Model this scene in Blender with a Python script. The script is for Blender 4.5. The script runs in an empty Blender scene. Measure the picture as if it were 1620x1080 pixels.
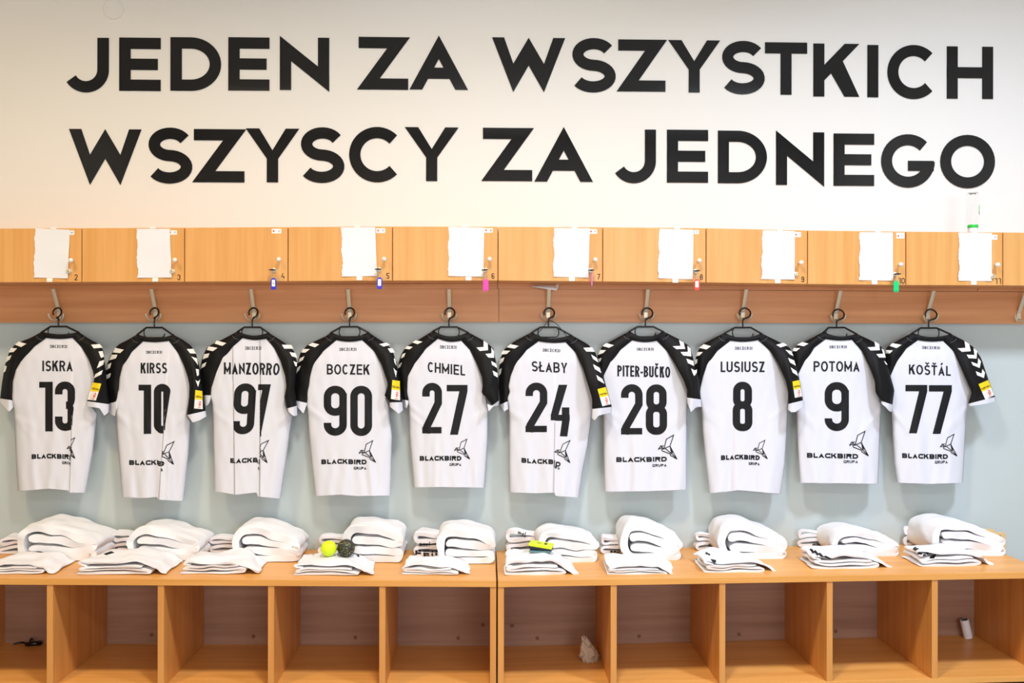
import bpy, bmesh, math, random
import numpy as np
from mathutils import Vector, Matrix, noise

S = bpy.context.scene
C = S.collection
PI = math.pi

# ------------------------------------------------------------------ camera
F, CAMX, CAMD, CAMZ, YAW, ROLL = 1450.0, -0.0509, 4.2462, 1.45, 0.0281, 0.0015
_r0 = Vector((math.cos(YAW), -math.sin(YAW), 0)); _u0 = Vector((0, 0, 1))
FWD = Vector((math.sin(YAW), math.cos(YAW), 0))
RGT = _r0 * math.cos(ROLL) + _u0 * math.sin(ROLL)
UPV = _u0 * math.cos(ROLL) - _r0 * math.sin(ROLL)
CAM = Vector((CAMX, -CAMD, CAMZ))
cam = bpy.data.objects.new('camera', bpy.data.cameras.new('camera'))
C.objects.link(cam)
cam.data.sensor_width = 36.0
cam.data.lens = F / 1620 * 36
cam.data.clip_start = 0.05
m = Matrix.Identity(4)
for i, v in enumerate((RGT, UPV, -FWD)):
    for k in range(3): m[k][i] = v[k]
m.translation = CAM
cam.matrix_world = m
S.camera = cam

# ------------------------------------------------------------------ light, exposure
S.view_settings.view_transform = 'Standard'
S.view_settings.look = 'None'
S.view_settings.gamma = 1.0
S.view_settings.use_curve_mapping = False
S.view_settings.exposure = 0.0
w = bpy.data.worlds.new('room_air'); S.world = w
w.use_nodes = True
w.node_tree.nodes['Background'].inputs[0].default_value = (0.9, 0.95, 1, 1)
w.node_tree.nodes['Background'].inputs[1].default_value = 0.0
def lamp(x, y, z, sx, sy, power, col, spread=180, name='ceiling_panel_light'):
    L = bpy.data.lights.new(name, 'AREA')
    L.shape = 'RECTANGLE'; L.size = sx; L.size_y = sy; L.energy = power; L.color = col
    L.spread = math.radians(spread)
    o = bpy.data.objects.new(name, L); C.objects.link(o)
    o.location = (x, y, z)
    return o
ZC = 4.05                                    # ceiling height
KP = .475
lamp(-2.3, -2.25, ZC - .03, .40, .40, 98 * KP, (1.0, .73, .38), 138)
lamp(0.0, -2.25, ZC - .03, .40, .40, 140 * KP, (1.0, .93, .84), 138)
lamp(2.2, -2.25, ZC - .03, .40, .40, 172 * KP, (.86, .97, 1.20), 138)
lamp(-2.4, -5.8, ZC - .03, 1.2, .6, 35 * KP, (1.0, .78, .50))  # rear row: unseen fill lights added to soften the shade under the lockers
lamp(0.0, -5.8, ZC - .03, 1.2, .6, 80 * KP, (1.0, .98, .97))
lamp(2.4, -5.8, ZC - .03, 1.2, .6, 95 * KP, (.86, .97, 1.14))
# two unseen area lights added as frontal fill, set at made-up windows
for wx, wp, wc in ((-1.3, 90, (1.0, .92, .82)), (1.5, 165, (.90, .97, 1.08))):
    o = lamp(wx, -7.36, 1.75, 1.7, 1.3, wp * KP, wc, name='window_daylight')
    o.rotation_euler = (math.radians(90), 0, 0)

# ------------------------------------------------------------------ helpers
def W(px, py, y):
    """point of the plane at depth y seen at photo pixel (px, py)"""
    d = FWD + RGT * ((px - 810) / F) + UPV * (-(py - 540) / F)
    s = (y + CAMD) / d.y
    return CAM + d * s
def WX(px, y, py=540): return W(px, py, y).x
def WZ(py, y, px=810): return W(px, py, y).z

class MB:
    def __init__(s): s.v = []; s.f = []; s.m = []
    def add(s, vs, fs, mi=0):
        n = len(s.v); s.v += [tuple(v) for v in vs]
        for f in fs: s.f.append(tuple(n + i for i in f)); s.m.append(mi)
    def quad(s, a, b, c, d, mi=0): s.add([a, b, c, d], [(0, 1, 2, 3)], mi)
    def box(s, x0, x1, y0, y1, z0, z1, mi=0):
        s.hexa([(x0, y0, z0), (x1, y0, z0), (x1, y1, z0), (x0, y1, z0),
                (x0, y0, z1), (x1, y0, z1), (x1, y1, z1), (x0, y1, z1)], mi)
    def hexa(s, v, mi=0):
        s.add(v, [(3, 2, 1, 0), (4, 5, 6, 7), (0, 1, 5, 4), (1, 2, 6, 5), (2, 3, 7, 6), (3, 0, 4, 7)], mi)
    def grid(s, rows, mi=0, closed=False):
        n = len(rows[0]); vs = [p for r in rows for p in r]; fs = []
        for i in range(len(rows) - 1):
            for j in range(n if closed else n - 1):
                k = (j + 1) % n
                fs.append((i * n + j, i * n + k, (i + 1) * n + k, (i + 1) * n + j))
        s.add(vs, fs, mi)
    def poly_y(s, pts, y0, y1, mi=0):
        """prism: pts = (x, z) outline, from y0 (front) to y1 (back)"""
        n = len(pts)
        vs = [(x, y0, z) for x, z in pts] + [(x, y1, z) for x, z in pts]
        s.add(vs, [tuple(range(n)), tuple(range(2 * n - 1, n - 1, -1))] +
              [((i + 1) % n, i, n + i, n + (i + 1) % n) for i in range(n)], mi)
    def tube(s, pts, r, seg=10, mi=0, closed=False, flat=1.0, ref=None, cap=True):
        P = [Vector(p) for p in pts]; n = len(P); rows = []
        up = Vector(ref) if ref else None
        prev = None
        for i in range(n):
            if closed: t = P[(i + 1) % n] - P[i - 1]
            else: t = P[min(i + 1, n - 1)] - P[max(i - 1, 0)]
            if t.length < 1e-9: t = Vector((0, 0, 1))
            t.normalize()
            if prev is None:
                a = up if up and abs(up.dot(t)) < .95 else (Vector((0, 0, 1)) if abs(t.z) < .9 else Vector((1, 0, 0)))
            else: a = prev
            nrm = (a - t * a.dot(t)).normalized(); prev = nrm
            bi = t.cross(nrm)
            rr = r[i] if hasattr(r, '__len__') else r
            rows.append([P[i] + nrm * (rr * math.cos(2 * PI * k / seg)) + bi * (rr * flat * math.sin(2 * PI * k / seg)) for k in range(seg)])
        if closed: rows.append(rows[0])
        s.grid(rows, mi, True)
        if cap and not closed:
            s.add(rows[0], [tuple(range(seg - 1, -1, -1))], mi); s.add(rows[-1], [tuple(range(seg))], mi)
    def lathe(s, prof, o, axis='z', seg=20, mi=0):
        """prof: (radius, along)"""
        rows = []
        for r, a in prof:
            row = []
            for k in range(seg):
                c, q = r * math.cos(2 * PI * k / seg), r * math.sin(2 * PI * k / seg)
                if axis == 'z': row.append((o[0] + c, o[1] + q, o[2] + a))
                else: row.append((o[0] + c, o[1] - a, o[2] + q))     # axis '-y': along = towards the room
            rows.append(row)
        s.grid(rows, mi, True)
        s.add(rows[0], [tuple(range(seg))], mi); s.add(rows[-1], [tuple(range(seg))], mi)

def build(name, mb, mats, parent=None, root=None, smooth=False, bevel=0, sub=0, recalc=True, weld=0):
    me = bpy.data.meshes.new(name)
    o = Vector((0, 0, 0))
    if root is not None: o = Vector(root.location)
    me.from_pydata([(v[0] - o.x, v[1] - o.y, v[2] - o.z) for v in mb.v], [], mb.f)
    mats = mats if isinstance(mats, (list, tuple)) else [mats]
    for mt in mats: me.materials.append(mt)
    for p, mi in zip(me.polygons, mb.m):
        p.material_index = mi
        p.use_smooth = smooth
    if recalc or weld:
        bm = bmesh.new(); bm.from_mesh(me)
        if weld: bmesh.ops.remove_doubles(bm, verts=bm.verts, dist=weld)
        if recalc: bmesh.ops.recalc_face_normals(bm, faces=bm.faces)
        bm.to_mesh(me); bm.free()
    ob = bpy.data.objects.new(name, me); C.objects.link(ob)
    if parent is not None: ob.parent = parent
    if bevel:
        b = ob.modifiers.new('bevel', 'BEVEL'); b.width = bevel; b.segments = 2; b.limit_method = 'ANGLE'
    if sub:
        q = ob.modifiers.new('sub', 'SUBSURF'); q.levels = sub; q.render_levels = sub
    return ob
def tag(o, label, cat, group=None):
    o['label'] = label; o['category'] = cat
    if group: o['group'] = group
    return o
def thing(name, loc, label, cat, group=None):
    o = bpy.data.objects.new(name, None); C.objects.link(o)
    o.location = loc; o.empty_display_size = .05
    return tag(o, label, cat, group)
def solo(name, mb, mats, loc, label, cat, group=None, **kw):
    """a thing of one mesh, its origin at loc"""
    class R: location = Vector(loc)
    ob = build(name, mb, mats, None, R, **kw); ob.location = loc
    return tag(ob, label, cat, group)
def struct(name, mb, mt, **kw):
    o = build(name, mb, mt, **kw); o['kind'] = 'structure'; return o

# ------------------------------------------------------------------ materials
def lin(c): return tuple(((x / 255) / 12.92 if x / 255 < .04045 else ((x / 255 + .055) / 1.055) ** 2.4) for x in c)
def mat(name, col, rough=.6, metal=0.0, spec=.5, srgb=True):
    mt = bpy.data.materials.new(name); mt.use_nodes = True
    b = mt.node_tree.nodes['Principled BSDF']
    c = lin(col) if srgb else col
    b.inputs['Base Color'].default_value = (*c, 1)
    b.inputs['Roughness'].default_value = rough
    b.inputs['Metallic'].default_value = metal
    b.inputs['Specular IOR Level'].default_value = spec
    return mt
def nd(mt, typ, **kw):
    n = mt.node_tree.nodes.new(typ)
    for k, v in kw.items(): setattr(n, k, v)
    return n
def lk(mt, a, b): mt.node_tree.links.new(a, b)
def wood(name, light, dark, axis='z', rough=.4, scale=1.0, spec=.5):
    """laminate with fine grain running along the axis"""
    mt = mat(name, light, rough, spec=spec)
    b = mt.node_tree.nodes['Principled BSDF']
    g = nd(mt, 'ShaderNodeNewGeometry')
    mp = nd(mt, 'ShaderNodeMapping'); lk(mt, g.outputs['Position'], mp.inputs['Vector'])
    st = {'x': (1.6, 40, 40), 'z': (40, 40, 1.6), 'y': (40, 1.6, 40)}[axis]
    mp.inputs['Scale'].default_value = [a * scale for a in st]
    n1 = nd(mt, 'ShaderNodeTexNoise'); n1.inputs['Scale'].default_value = 1.0; n1.inputs['Detail'].default_value = 5
    n1.inputs['Distortion'].default_value = .6
    lk(mt, mp.outputs[0], n1.inputs['Vector'])
    mp2 = nd(mt, 'ShaderNodeMapping'); lk(mt, g.outputs['Position'], mp2.inputs['Vector'])
    st2 = {'x': (.5, 9, 9), 'z': (9, 9, .5), 'y': (9, .5, 9)}[axis]
    mp2.inputs['Scale'].default_value = [a * scale for a in st2]
    n2 = nd(mt, 'ShaderNodeTexNoise'); n2.inputs['Scale'].default_value = 1.0; n2.inputs['Detail'].default_value = 2
    n2.inputs['Distortion'].default_value = 1.5
    lk(mt, mp2.outputs[0], n2.inputs['Vector'])
    mx = nd(mt, 'ShaderNodeMix'); mx.data_type = 'FLOAT'; mx.inputs[0].default_value = .5
    lk(mt, n1.outputs['Fac'], mx.inputs[2]); lk(mt, n2.outputs['Fac'], mx.inputs[3])
    cr = nd(mt, 'ShaderNodeValToRGB')
    cr.color_ramp.elements[0].position = .34; cr.color_ramp.elements[0].color = (*lin(dark), 1)
    cr.color_ramp.elements[1].position = .62; cr.color_ramp.elements[1].color = (*lin(light), 1)
    lk(mt, mx.outputs[0], cr.inputs['Fac'])
    lk(mt, cr.outputs['Color'], b.inputs['Base Color'])
    return mt
def bump(mt, scale, strength, dist=.002, detail=3):
    b = mt.node_tree.nodes['Principled BSDF']
    tc = nd(mt, 'ShaderNodeTexCoord')
    n = nd(mt, 'ShaderNodeTexNoise'); n.inputs['Scale'].default_value = scale; n.inputs['Detail'].default_value = detail
    lk(mt, tc.outputs['Object'], n.inputs['Vector'])
    bp = nd(mt, 'ShaderNodeBump'); bp.inputs['Strength'].default_value = strength; bp.inputs['Distance'].default_value = dist
    lk(mt, n.outputs['Fac'], bp.inputs['Height']); lk(mt, bp.outputs[0], b.inputs['Normal'])
    return mt

M = {}
M['door'] = wood('beech_door', (228, 170, 100), (215, 152, 79), 'z', .38)
M['rail'] = wood('beech_rail', (224, 160, 108), (206, 140, 88), 'x', .45)
M['bench'] = wood('beech_bench', (228, 166, 90), (211, 147, 72), 'x', .36, spec=.35)
M['side'] = wood('beech_side', (216, 152, 80), (198, 130, 60), 'z', .42)
M['backp'] = wood('brown_back_panel', (172, 134, 112), (150, 112, 90), 'x', .5)
M['capbrown'] = mat('brown_cap', (120, 84, 58), .5)
M['dark'] = mat('dark_gap', (40, 28, 18), .9)
M['white_wall'] = bump(mat('white_wall_paint', (238, 236, 230), .75), 60, .03)
M['letter'] = mat('glossy_black_acrylic', (26, 26, 27), .06, spec=.6)
M['jwhite'] = bump(mat('white_polyester', (219, 220, 228), .7, spec=.25), 900, .06, .0006)
M['jblack'] = bump(mat('black_polyester', (12, 12, 13), .6, spec=.22), 900, .06, .0006)
M['print'] = mat('black_print', (19, 19, 21), .55, spec=.25)
M['chev'] = mat('white_print', (238, 236, 230), .6)
M['towel'] = bump(mat('white_terry', (236, 236, 238), .95, spec=.1), 420, .5, .002, 4)
M['cotton'] = bump(mat('white_cotton', (230, 229, 232), .9, spec=.1), 160, .2, .0015)
M['steel'] = mat('brushed_nickel', (222, 214, 190), .38, .45)
M['hanger'] = mat('black_plastic', (16, 16, 17), .3)
M['paper'] = mat('paper', (234, 234, 237), .9, spec=.1)
M['tape'] = mat('milky_tape', (240, 240, 232), .5)
M['knob'] = mat('white_plastic_knob', (238, 236, 230), .3)
M['keyblack'] = mat('key_black', (20, 20, 20), .4)
M['blue'] = mat('tag_blue', (40, 40, 200), .35)
M['pink'] = mat('tag_pink', (245, 60, 170), .35)
M['rose'] = mat('tag_rose', (225, 120, 190), .35)
M['red'] = mat('tag_red', (235, 60, 45), .35)
M['green'] = mat('tag_green', (10, 205, 120), .35)
M['yellow'] = mat('patch_yellow', (250, 215, 10), .6)
M['orange'] = mat('patch_orange', (235, 95, 60), .6)
M['lime'] = mat('lime_ball', (214, 240, 20), .45)
M['limebox'] = mat('lime_card', (214, 240, 40), .45)
M['navy'] = mat('dark_navy', (30, 34, 44), .5)
M['teal'] = mat('grey_teal', (90, 130, 135), .5)
M['tan'] = mat('tan_card', (218, 184, 128), .6)
M['cap_green'] = mat('cap_green', (40, 200, 70), .4)
M['sock'] = bump(mat('beige_cotton', (196, 178, 158), .95, spec=.05), 300, .5, .002)
M['tubewhite'] = mat('white_roll', (236, 236, 240), .5)
M['sticker'] = mat('sticker_white', (246, 244, 238), .5)
M['ink'] = mat('ink_grey', (80, 80, 90), .6)
M['inkblue'] = mat('ink_blue', (80, 130, 190), .6)
M['stitch'] = mat('grey_stitch', (110, 110, 112), .7)

# back wall: white above, grey-blue lacquer below (the border runs behind the lockers)
mt = mat('two_tone_wall', (238, 236, 230), .7); M['wall'] = mt
b = mt.node_tree.nodes['Principled BSDF']
g = nd(mt, 'ShaderNodeNewGeometry'); sx = nd(mt, 'ShaderNodeSeparateXYZ'); lk(mt, g.outputs['Position'], sx.inputs[0])
gt = nd(mt, 'ShaderNodeMath', operation='GREATER_THAN'); gt.inputs[1].default_value = 1.60
lk(mt, sx.outputs['Z'], gt.inputs[0])
mx = nd(mt, 'ShaderNodeMix'); mx.data_type = 'RGBA'
mx.inputs[6].default_value = (*lin((192, 202, 201)), 1); mx.inputs[7].default_value = (*lin((240, 237, 230)), 1)
lk(mt, gt.outputs[0], mx.inputs[0]); lk(mt, mx.outputs[2], b.inputs['Base Color'])
mr = nd(mt, 'ShaderNodeMapRange'); mr.inputs[3].default_value = .33; mr.inputs[4].default_value = .75
lk(mt, gt.outputs[0], mr.inputs[0]); lk(mt, mr.outputs[0], b.inputs['Roughness'])

# speckled massage ball
mt = mat('speckled_ball', (40, 40, 38), .5); M['speckle'] = mt
b = mt.node_tree.nodes['Principled BSDF']
tc = nd(mt, 'ShaderNodeTexCoord'); vo = nd(mt, 'ShaderNodeTexVoronoi'); vo.inputs['Scale'].default_value = 160
lk(mt, tc.outputs['Object'], vo.inputs['Vector'])
cr = nd(mt, 'ShaderNodeValToRGB'); cr.color_ramp.interpolation = 'CONSTANT'
cr.color_ramp.elements[0].color = (*lin((225, 230, 40)), 1); cr.color_ramp.elements[1].color = (*lin((44, 44, 40)), 1)
cr.color_ramp.elements[1].position = .21
lk(mt, vo.outputs['Distance'], cr.inputs['Fac']); lk(mt, cr.outputs['Color'], b.inputs['Base Color'])

# clear plastic
mt = mat('clear_plastic', (250, 252, 252), .04); M['clear'] = mt
b = mt.node_tree.nodes['Principled BSDF']
b.inputs['Transmission Weight'].default_value = 1.0; b.inputs['IOR'].default_value = 1.15
b.inputs['Base Color'].default_value = (.97, .985, .98, 1)

# ------------------------------------------------------------------ glyphs (y up, box w x h, stroke t) -> quads
def stroke(path, t, closed=False):
    P = []
    for p in path:
        p = np.array(p, float)
        if not P or np.hypot(*(p - P[-1])) > 1e-7: P.append(p)
    if closed and len(P) > 2 and np.hypot(*(P[0] - P[-1])) < 1e-7: P.pop()
    n = len(P); L = []; R = []
    for i in range(n):
        if closed: a, c = P[i - 1], P[(i + 1) % n]
        else: a, c = P[max(i - 1, 0)], P[min(i + 1, n - 1)]
        d1 = P[i] - a; d2 = c - P[i]
        l1, l2 = np.hypot(*d1), np.hypot(*d2)
        if l1 < 1e-9: d1, l1 = d2, l2
        if l2 < 1e-9: d2, l2 = d1, l1
        d1 = d1 / l1; d2 = d2 / l2
        n1 = np.array((-d1[1], d1[0])); n2 = np.array((-d2[1], d2[0]))
        mm = n1 + n2; k = mm.dot(n1)
        mm = n1 if k < .25 else mm / k
        L.append(P[i] + mm * t / 2); R.append(P[i] - mm * t / 2)
    q = []
    for i in range(n if closed else n - 1):
        j = (i + 1) % n
        q.append((L[i], R[i], R[j], L[j]))
    return q
def arc(cx, cy, rx, ry, a0, a1, n=16):
    return [(cx + rx * math.cos(math.radians(a0 + (a1 - a0) * i / n)), cy + ry * math.sin(math.radians(a0 + (a1 - a0) * i / n))) for i in range(n + 1)]
def bar(x0, y0, x1, y1): return [((x0, y0), (x1, y0), (x1, y1), (x0, y1))]
def rrect(x0, y0, x1, y1, r, n=6):
    p = []
    for cx, cy, a in ((x1 - r, y1 - r, 0), (x0 + r, y1 - r, 90), (x0 + r, y0 + r, 180), (x1 - r, y0 + r, 270)):
        p += arc(cx, cy, r, r, a, a + 90, n)
    return p
def bowl(x0, y0, x1, y1, t, flat=.45):
    """open bowl from the stem: bar, half round, bar"""
    r = (y1 - y0 - t) / 2; R = min(r, (x1 - x0) * .75)
    return stroke([(x0, y1 - t / 2)] + arc(x1 - t / 2 - R, (y0 + y1) / 2, R, r, 90, -90, 12) + [(x0, y0 + t / 2)], t)
def glyph(ch, w, h, t, sq=False):
    v = t; Q = []
    rx, ry = (w - t) / 2, (h - t) / 2; cx, cy = w / 2, h / 2
    if ch == 'O':
        return stroke(rrect(t / 2, t / 2, w - t / 2, h - t / 2, min(rx, ry) * .8) if sq else arc(cx, cy, rx, ry, 0, 360, 36)[:-1], t, True)
    if ch == 'C' or ch == 'G':
        if sq:
            r = min(rx, ry) * .8
            p = [(w, h - t / 2)] + arc(t / 2 + r, h - t / 2 - r, r, r, 90, 180, 5) + arc(t / 2 + r, t / 2 + r, r, r, 180, 270, 5) + [(w, t / 2)]
            Q = stroke(p, t)
            if ch == 'G': Q += bar(w - t, 0, w, h * .5) + bar(w * .55, h * .5 - t, w, h * .5)
            else: Q += bar(w - t, h * .66, w, h) + bar(w - t, 0, w, h * .34)
            return Q
        Q = stroke(arc(cx, cy, rx, ry, 44, 359 if ch == 'G' else 316, 32), t)
        if ch == 'G': Q += bar(w * .5, h * .5 - t * .9, w - t * .10, h * .5 + t * .02)
        return Q
    if ch == 'S':
        r1 = (h - t) / 4; x1 = (w - t) / 2
        p = arc(cx + w * .02, h - t / 2 - r1, x1 * .93, r1, 28, 270, 20) + arc(cx, t / 2 + r1, x1, r1, 90, -150, 20)[1:]
        return stroke(p, t)
    if ch == 'J':
        R = min((w - t), h * .42)
        R = w * .52
        p = [(w - t / 2, h), (w - t / 2, R * .95)] + arc(w - t / 2 - R * .62, R * .62 + t * .5 - .0, R * .62, R * .62, 0, -90, 8)
        rr = (w - t / 2) * .5
        p = [(w - t / 2, h), (w - t / 2, rr + t / 2)] + arc(w - t / 2 - rr, rr + t / 2, rr, rr, 0, -148, 16)
        return stroke(p, t)
    if ch == 'D':
        R = min(w - 1.2 * t, ry * 1.15)
        return bar(0, 0, t, h) + stroke([(t * .5, h - t / 2)] + arc(w - t / 2 - R, cy, R, ry, 90, -90, 24) + [(t * .5, t / 2)], t)
    if ch == 'E':
        return bar(0, 0, t, h) + bar(0, h - t, w, h) + bar(0, 0, w, t) + bar(0, h / 2 - t / 2, w * .93, h / 2 + t / 2)
    if ch == 'F': return bar(0, 0, t, h) + bar(0, h - t, w, h) + bar(0, h / 2 - t / 2, w * .9, h / 2 + t / 2)
    if ch == 'H': return bar(0, 0, t, h) + bar(w - t, 0, w, h) + bar(0, h / 2 - t / 2, w, h / 2 + t / 2)
    if ch in 'I1' and ch == 'I': return bar(cx - t / 2, 0, cx + t / 2, h)
    if ch in 'LŁ':
        Q = bar(t * .2, 0, t * 1.2, h) + bar(t * .2, 0, w, t)
        if ch == 'Ł': Q += stroke([(-w * .12, h * .38), (w * .55, h * .62)], t * .9)
        return Q
    if ch in 'TŤ': return bar(0, h - t, w, h) + bar(cx - t / 2, 0, cx + t / 2, h)
    if ch in 'AÁ':
        hw = t * math.hypot(w / 2, h) / h; yi = h / (w / 2) * (w / 2 - hw)
        Q = [((0, 0), (hw, 0), (cx, yi), (cx, h)), ((w, 0), (cx, h), (cx, yi), (w - hw, 0))]
        yb = h * .2
        s = (w / 2) / h
        return Q + [((yb * s + hw * .5, yb), (w - yb * s - hw * .5, yb), (w - (yb + t) * s - hw * .5, yb + t), ((yb + t) * s + hw * .5, yb + t))]
    if ch == 'V':
        hw = t * math.hypot(w / 2, h) / h; yi = h / (w / 2) * (w / 2 - hw)
        return [((0, h), (cx, 0), (cx, h - yi), (hw, h)), ((w, h), (w - hw, h), (cx, h - yi), (cx, 0))]
    if ch == 'W':
        b1, b2, mid = w * .29, w * .71, w * .5
        hw = t * 1.08; V = h / b1 * hw * .92
        V2 = V * .98
        return [((0, h), (b1, 0), (b1, V), (hw, h)), ((b1, 0), (mid, h - V2), (mid, h), (b1, V)),
                ((mid, h - V2), (b2, 0), (b2, V), (mid, h)), ((b2, 0), (w, h), (w - hw, h), (b2, V))]
    if ch == 'N':
        V = t * 1.45
        k = (h - V) / w * t
        return [((0, h * .026), (t, h * .026), (t, h - k), (0, h)), ((w - t, k), (w, 0), (w, h * .974), (w - t, h * .974)), ((0, h), (0, h - V), (w, 0), (w, V))]
    if ch == 'M':
        V = t * 1.9
        return bar(0, 0, t, h) + bar(w - t, 0, w, h) + [((0, h), (0, h - V), (cx, h * .12), (cx, h * .12 + V)), ((w, h), (cx, h * .12 + V), (cx, h * .12), (w, h - V))]
    if ch == 'Z':
        d = t * 1.3; k = t / h * (w - d)
        return [((w * .03, h - t), (w - k, h - t), (w, h), (w * .03, h)), ((0, 0), (w * .97, 0), (w * .97, t), (k, t)), ((0, 0), (d, 0), (w, h), (w - d, h))]
    if ch == 'Y':
        hw = t * 1.2; ym = h * .44
        return bar(cx - t / 2, 0, cx + t / 2, ym + t * .3) + [((0, h), (cx - t / 2, ym), (cx, ym + t * .75), (hw, h)), ((w, h), (w - hw, h), (cx, ym + t * .75), (cx + t / 2, ym)),
                ((cx - t / 2, ym), (cx + t / 2, ym), (cx, ym + t * .75), (cx, ym + t * .75))]
    if ch == 'K':
        hw = t * 1.35
        m0 = .70 * h / (w - t); a, c = t + .13 * h / m0, t + .37 * h / m0
        return bar(0, 0, t, h) + [((w - hw, h), (w, h), (t * .98, h * .30), (t * .98, h * .30 + m0 * hw)),
                                  ((w - hw, 0), (w, 0), (c - t * .05, h * .67 + t * .1), (a, h * .43 + t * .1))]
    if ch in 'UÚ':
        r = min(rx, h * .4)
        return stroke([(t / 2, h), (t / 2, t / 2 + r)] + arc(cx, t / 2 + r, rx, r, 180, 360, 14) + [(w - t / 2, h)], t)
    if ch == 'B': return bar(0, 0, t, h) + bowl(0, h / 2 - t / 2, w * .96, h, t) + bowl(0, 0, w, h / 2 + t / 2, t)
    if ch == 'P': return bar(0, 0, t, h) + bowl(0, h * .42, w, h, t)
    if ch == 'R':
        return bar(0, 0, t, h) + bowl(0, h * .42, w * .97, h, t) + [((w - t * 1.15, 0), (w, 0), (w * .62 + t * .2, h * .42 + t * .5), (w * .62 - t * .8, h * .42 + t * .5))]
    if ch == '-': return bar(0, h * .33, w, h * .33 + t)
    # digits
    if ch == '1': return bar(w - t, 0, w, h) + bar(0, h - t * .78, w - t * .5, h)
    if ch == '0': return stroke(rrect(t / 2, t / 2, w - t / 2, h - t / 2, rx * .98, 8), t, True)
    if ch == '8':
        hm = h * .53
        return stroke(rrect(t / 2 + w * .02, hm, w - t / 2 - w * .02, h - t / 2, rx * .9, 7), t, True) + stroke(rrect(t / 2, t / 2, w - t / 2, hm, rx * .9, 7), t, True)
    if ch == '9':
        r = rx * .96
        y0 = h * .40
        Q = stroke(rrect(t / 2, y0 + t / 2, w - t / 2, h - t / 2, r, 7), t, True)
        p = [(w - t / 2, h - r), (w - t / 2, t / 2 + r)] + arc(w / 2, t / 2 + r, rx, r, 0, -180, 14) + [(t / 2, h * .26)]
        return Q + stroke(p, t)
    if ch == '6': return [tuple((w - x, h - y) for x, y in q) for q in glyph('9', w, h, t)]
    if ch == '7':
        return bar(0, h - t * .85, w, h) + [((w * .16, 0), (w * .16 + t * 1.05, 0), (w, h - t * .85), (w - t * 1.1, h - t * .85))]
    if ch == '2':
        r = rx
        p = [(t / 2, h * .73), (t / 2, h - t / 2 - r)] + arc(cx, h - t / 2 - r, rx, r, 180, 0, 14) + [(w - t / 2, h * .60), (t * .62, t * .9), (t * .52, 0)]
        return stroke(p, t) + bar(0, 0, w * .98, t * .85)
    if ch == '3':
        r = rx * .95; hm = h * .52
        p = [(t / 2, h * .74), (t / 2, h - t / 2 - r)] + arc(t / 2 + r, h - t / 2 - r, r, r, 180, 90, 6) + arc(w - t / 2 - r, h - t / 2 - r, r, r, 90, 0, 6) + \
            arc(w - t / 2 - r * .7, hm + r * .7, r * .7, r * .7, 0, -90, 5) + [(w * .55, hm)]
        p2 = [(w * .55, hm)] + arc(w - t / 2 - r * .7, hm - r * .7, r * .7, r * .7, 90, 0, 5) + arc(w - t / 2 - r, t / 2 + r, r, r, 0, -90, 6) + arc(t / 2 + r, t / 2 + r, r, r, -90, -180, 6) + [(t / 2, h * .29)]
        return stroke(p, t) + stroke(p2, t)
    if ch == '4':
        return [((w * .42, h), (w * .42 + t * 1.15, h), (t * 1.0, h * .40), (0, h * .40))] + bar(0, h * .30, w, h * .30 + t * .8) + bar(w - t * 1.05, 0, w - t * .05, h * .56)
    if ch == '5':
        r = rx
        return bar(0, h - t, w, h) + bar(0, h * .48, t, h) + stroke([(0, h * .58 - t * .2), (w * .4, h * .58 - t * .2)] + arc(w - t / 2 - r, h * .29, r, h * .29 - t / 2, 90, -150, 14), t)
    # a few lower case letters
    if ch == 'm':
        xh = h * .72; r = (w / 2 - t * .5) / 2
        Q = bar(0, 0, t, xh)
        for k in (0, 1):
            x0 = t / 2 + k * (w - t) / 2; x1 = x0 + (w - t) / 2; c = (x0 + x1) / 2; rr = (x1 - x0) / 2
            Q += stroke([(x0, xh - t / 2 - rr)] + arc(c, xh - t / 2 - rr, rr, rr, 180, 0, 8) + [(x1, 0)], t)
        return Q
    if ch == 'e':
        xh = h * .72; ry = (xh - t) / 2
        return stroke(arc(cx, xh / 2, rx, ry, 0, 310, 18), t) + bar(t * .5, xh / 2 - t * .4, w - t * .1, xh / 2 + t * .4)
    if ch == 'l': return bar(cx - t / 2, 0, cx + t / 2, h)
    return bar(0, 0, w, h)
def diacritic(ch, w, h, t):
    if ch in 'ČŠŤ': return stroke([(w * .22, h * 1.26), (w * .5, h * 1.10), (w * .78, h * 1.26)], t * .8)
    if ch == 'Á': return stroke([(w * .42, h * 1.08), (w * .66, h * 1.28)], t * .9)
    return []
BASE = {'Č': 'C', 'Š': 'S', 'Ť': 'T', 'Á': 'A'}
WID = {'I': .34, 'L': .82, 'Ł': .85, 'E': .9, 'M': 1.22, 'W': 1.4, 'O': 1.12, 'C': .98, 'A': 1.05, '-': .55, 'Y': 1.0, 'T': .95, 'Z': .95, 'K': 1.02,
       'l': .3, 'm': 1.25, 'e': .85, '1': .6}
def word(txt, x0, x1, h, t, gap=.2, sq=False):
    """quads of a word filling x0..x1, baseline 0, y up"""
    ws = [WID.get(BASE.get(c, c), 1.0) for c in txt]
    tot = sum(ws) + gap * (len(txt) - 1); k = (x1 - x0) / tot; x = x0; Q = []
    for c, wd in zip(txt, ws):
        gw = wd * k
        gg = glyph(BASE.get(c, c), max(gw, t), h, t, sq) + diacritic(c, gw, h, t)
        Q += [tuple((p[0] + x, p[1]) for p in q) for q in gg]
        x += gw + gap * k
    return Q
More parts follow.
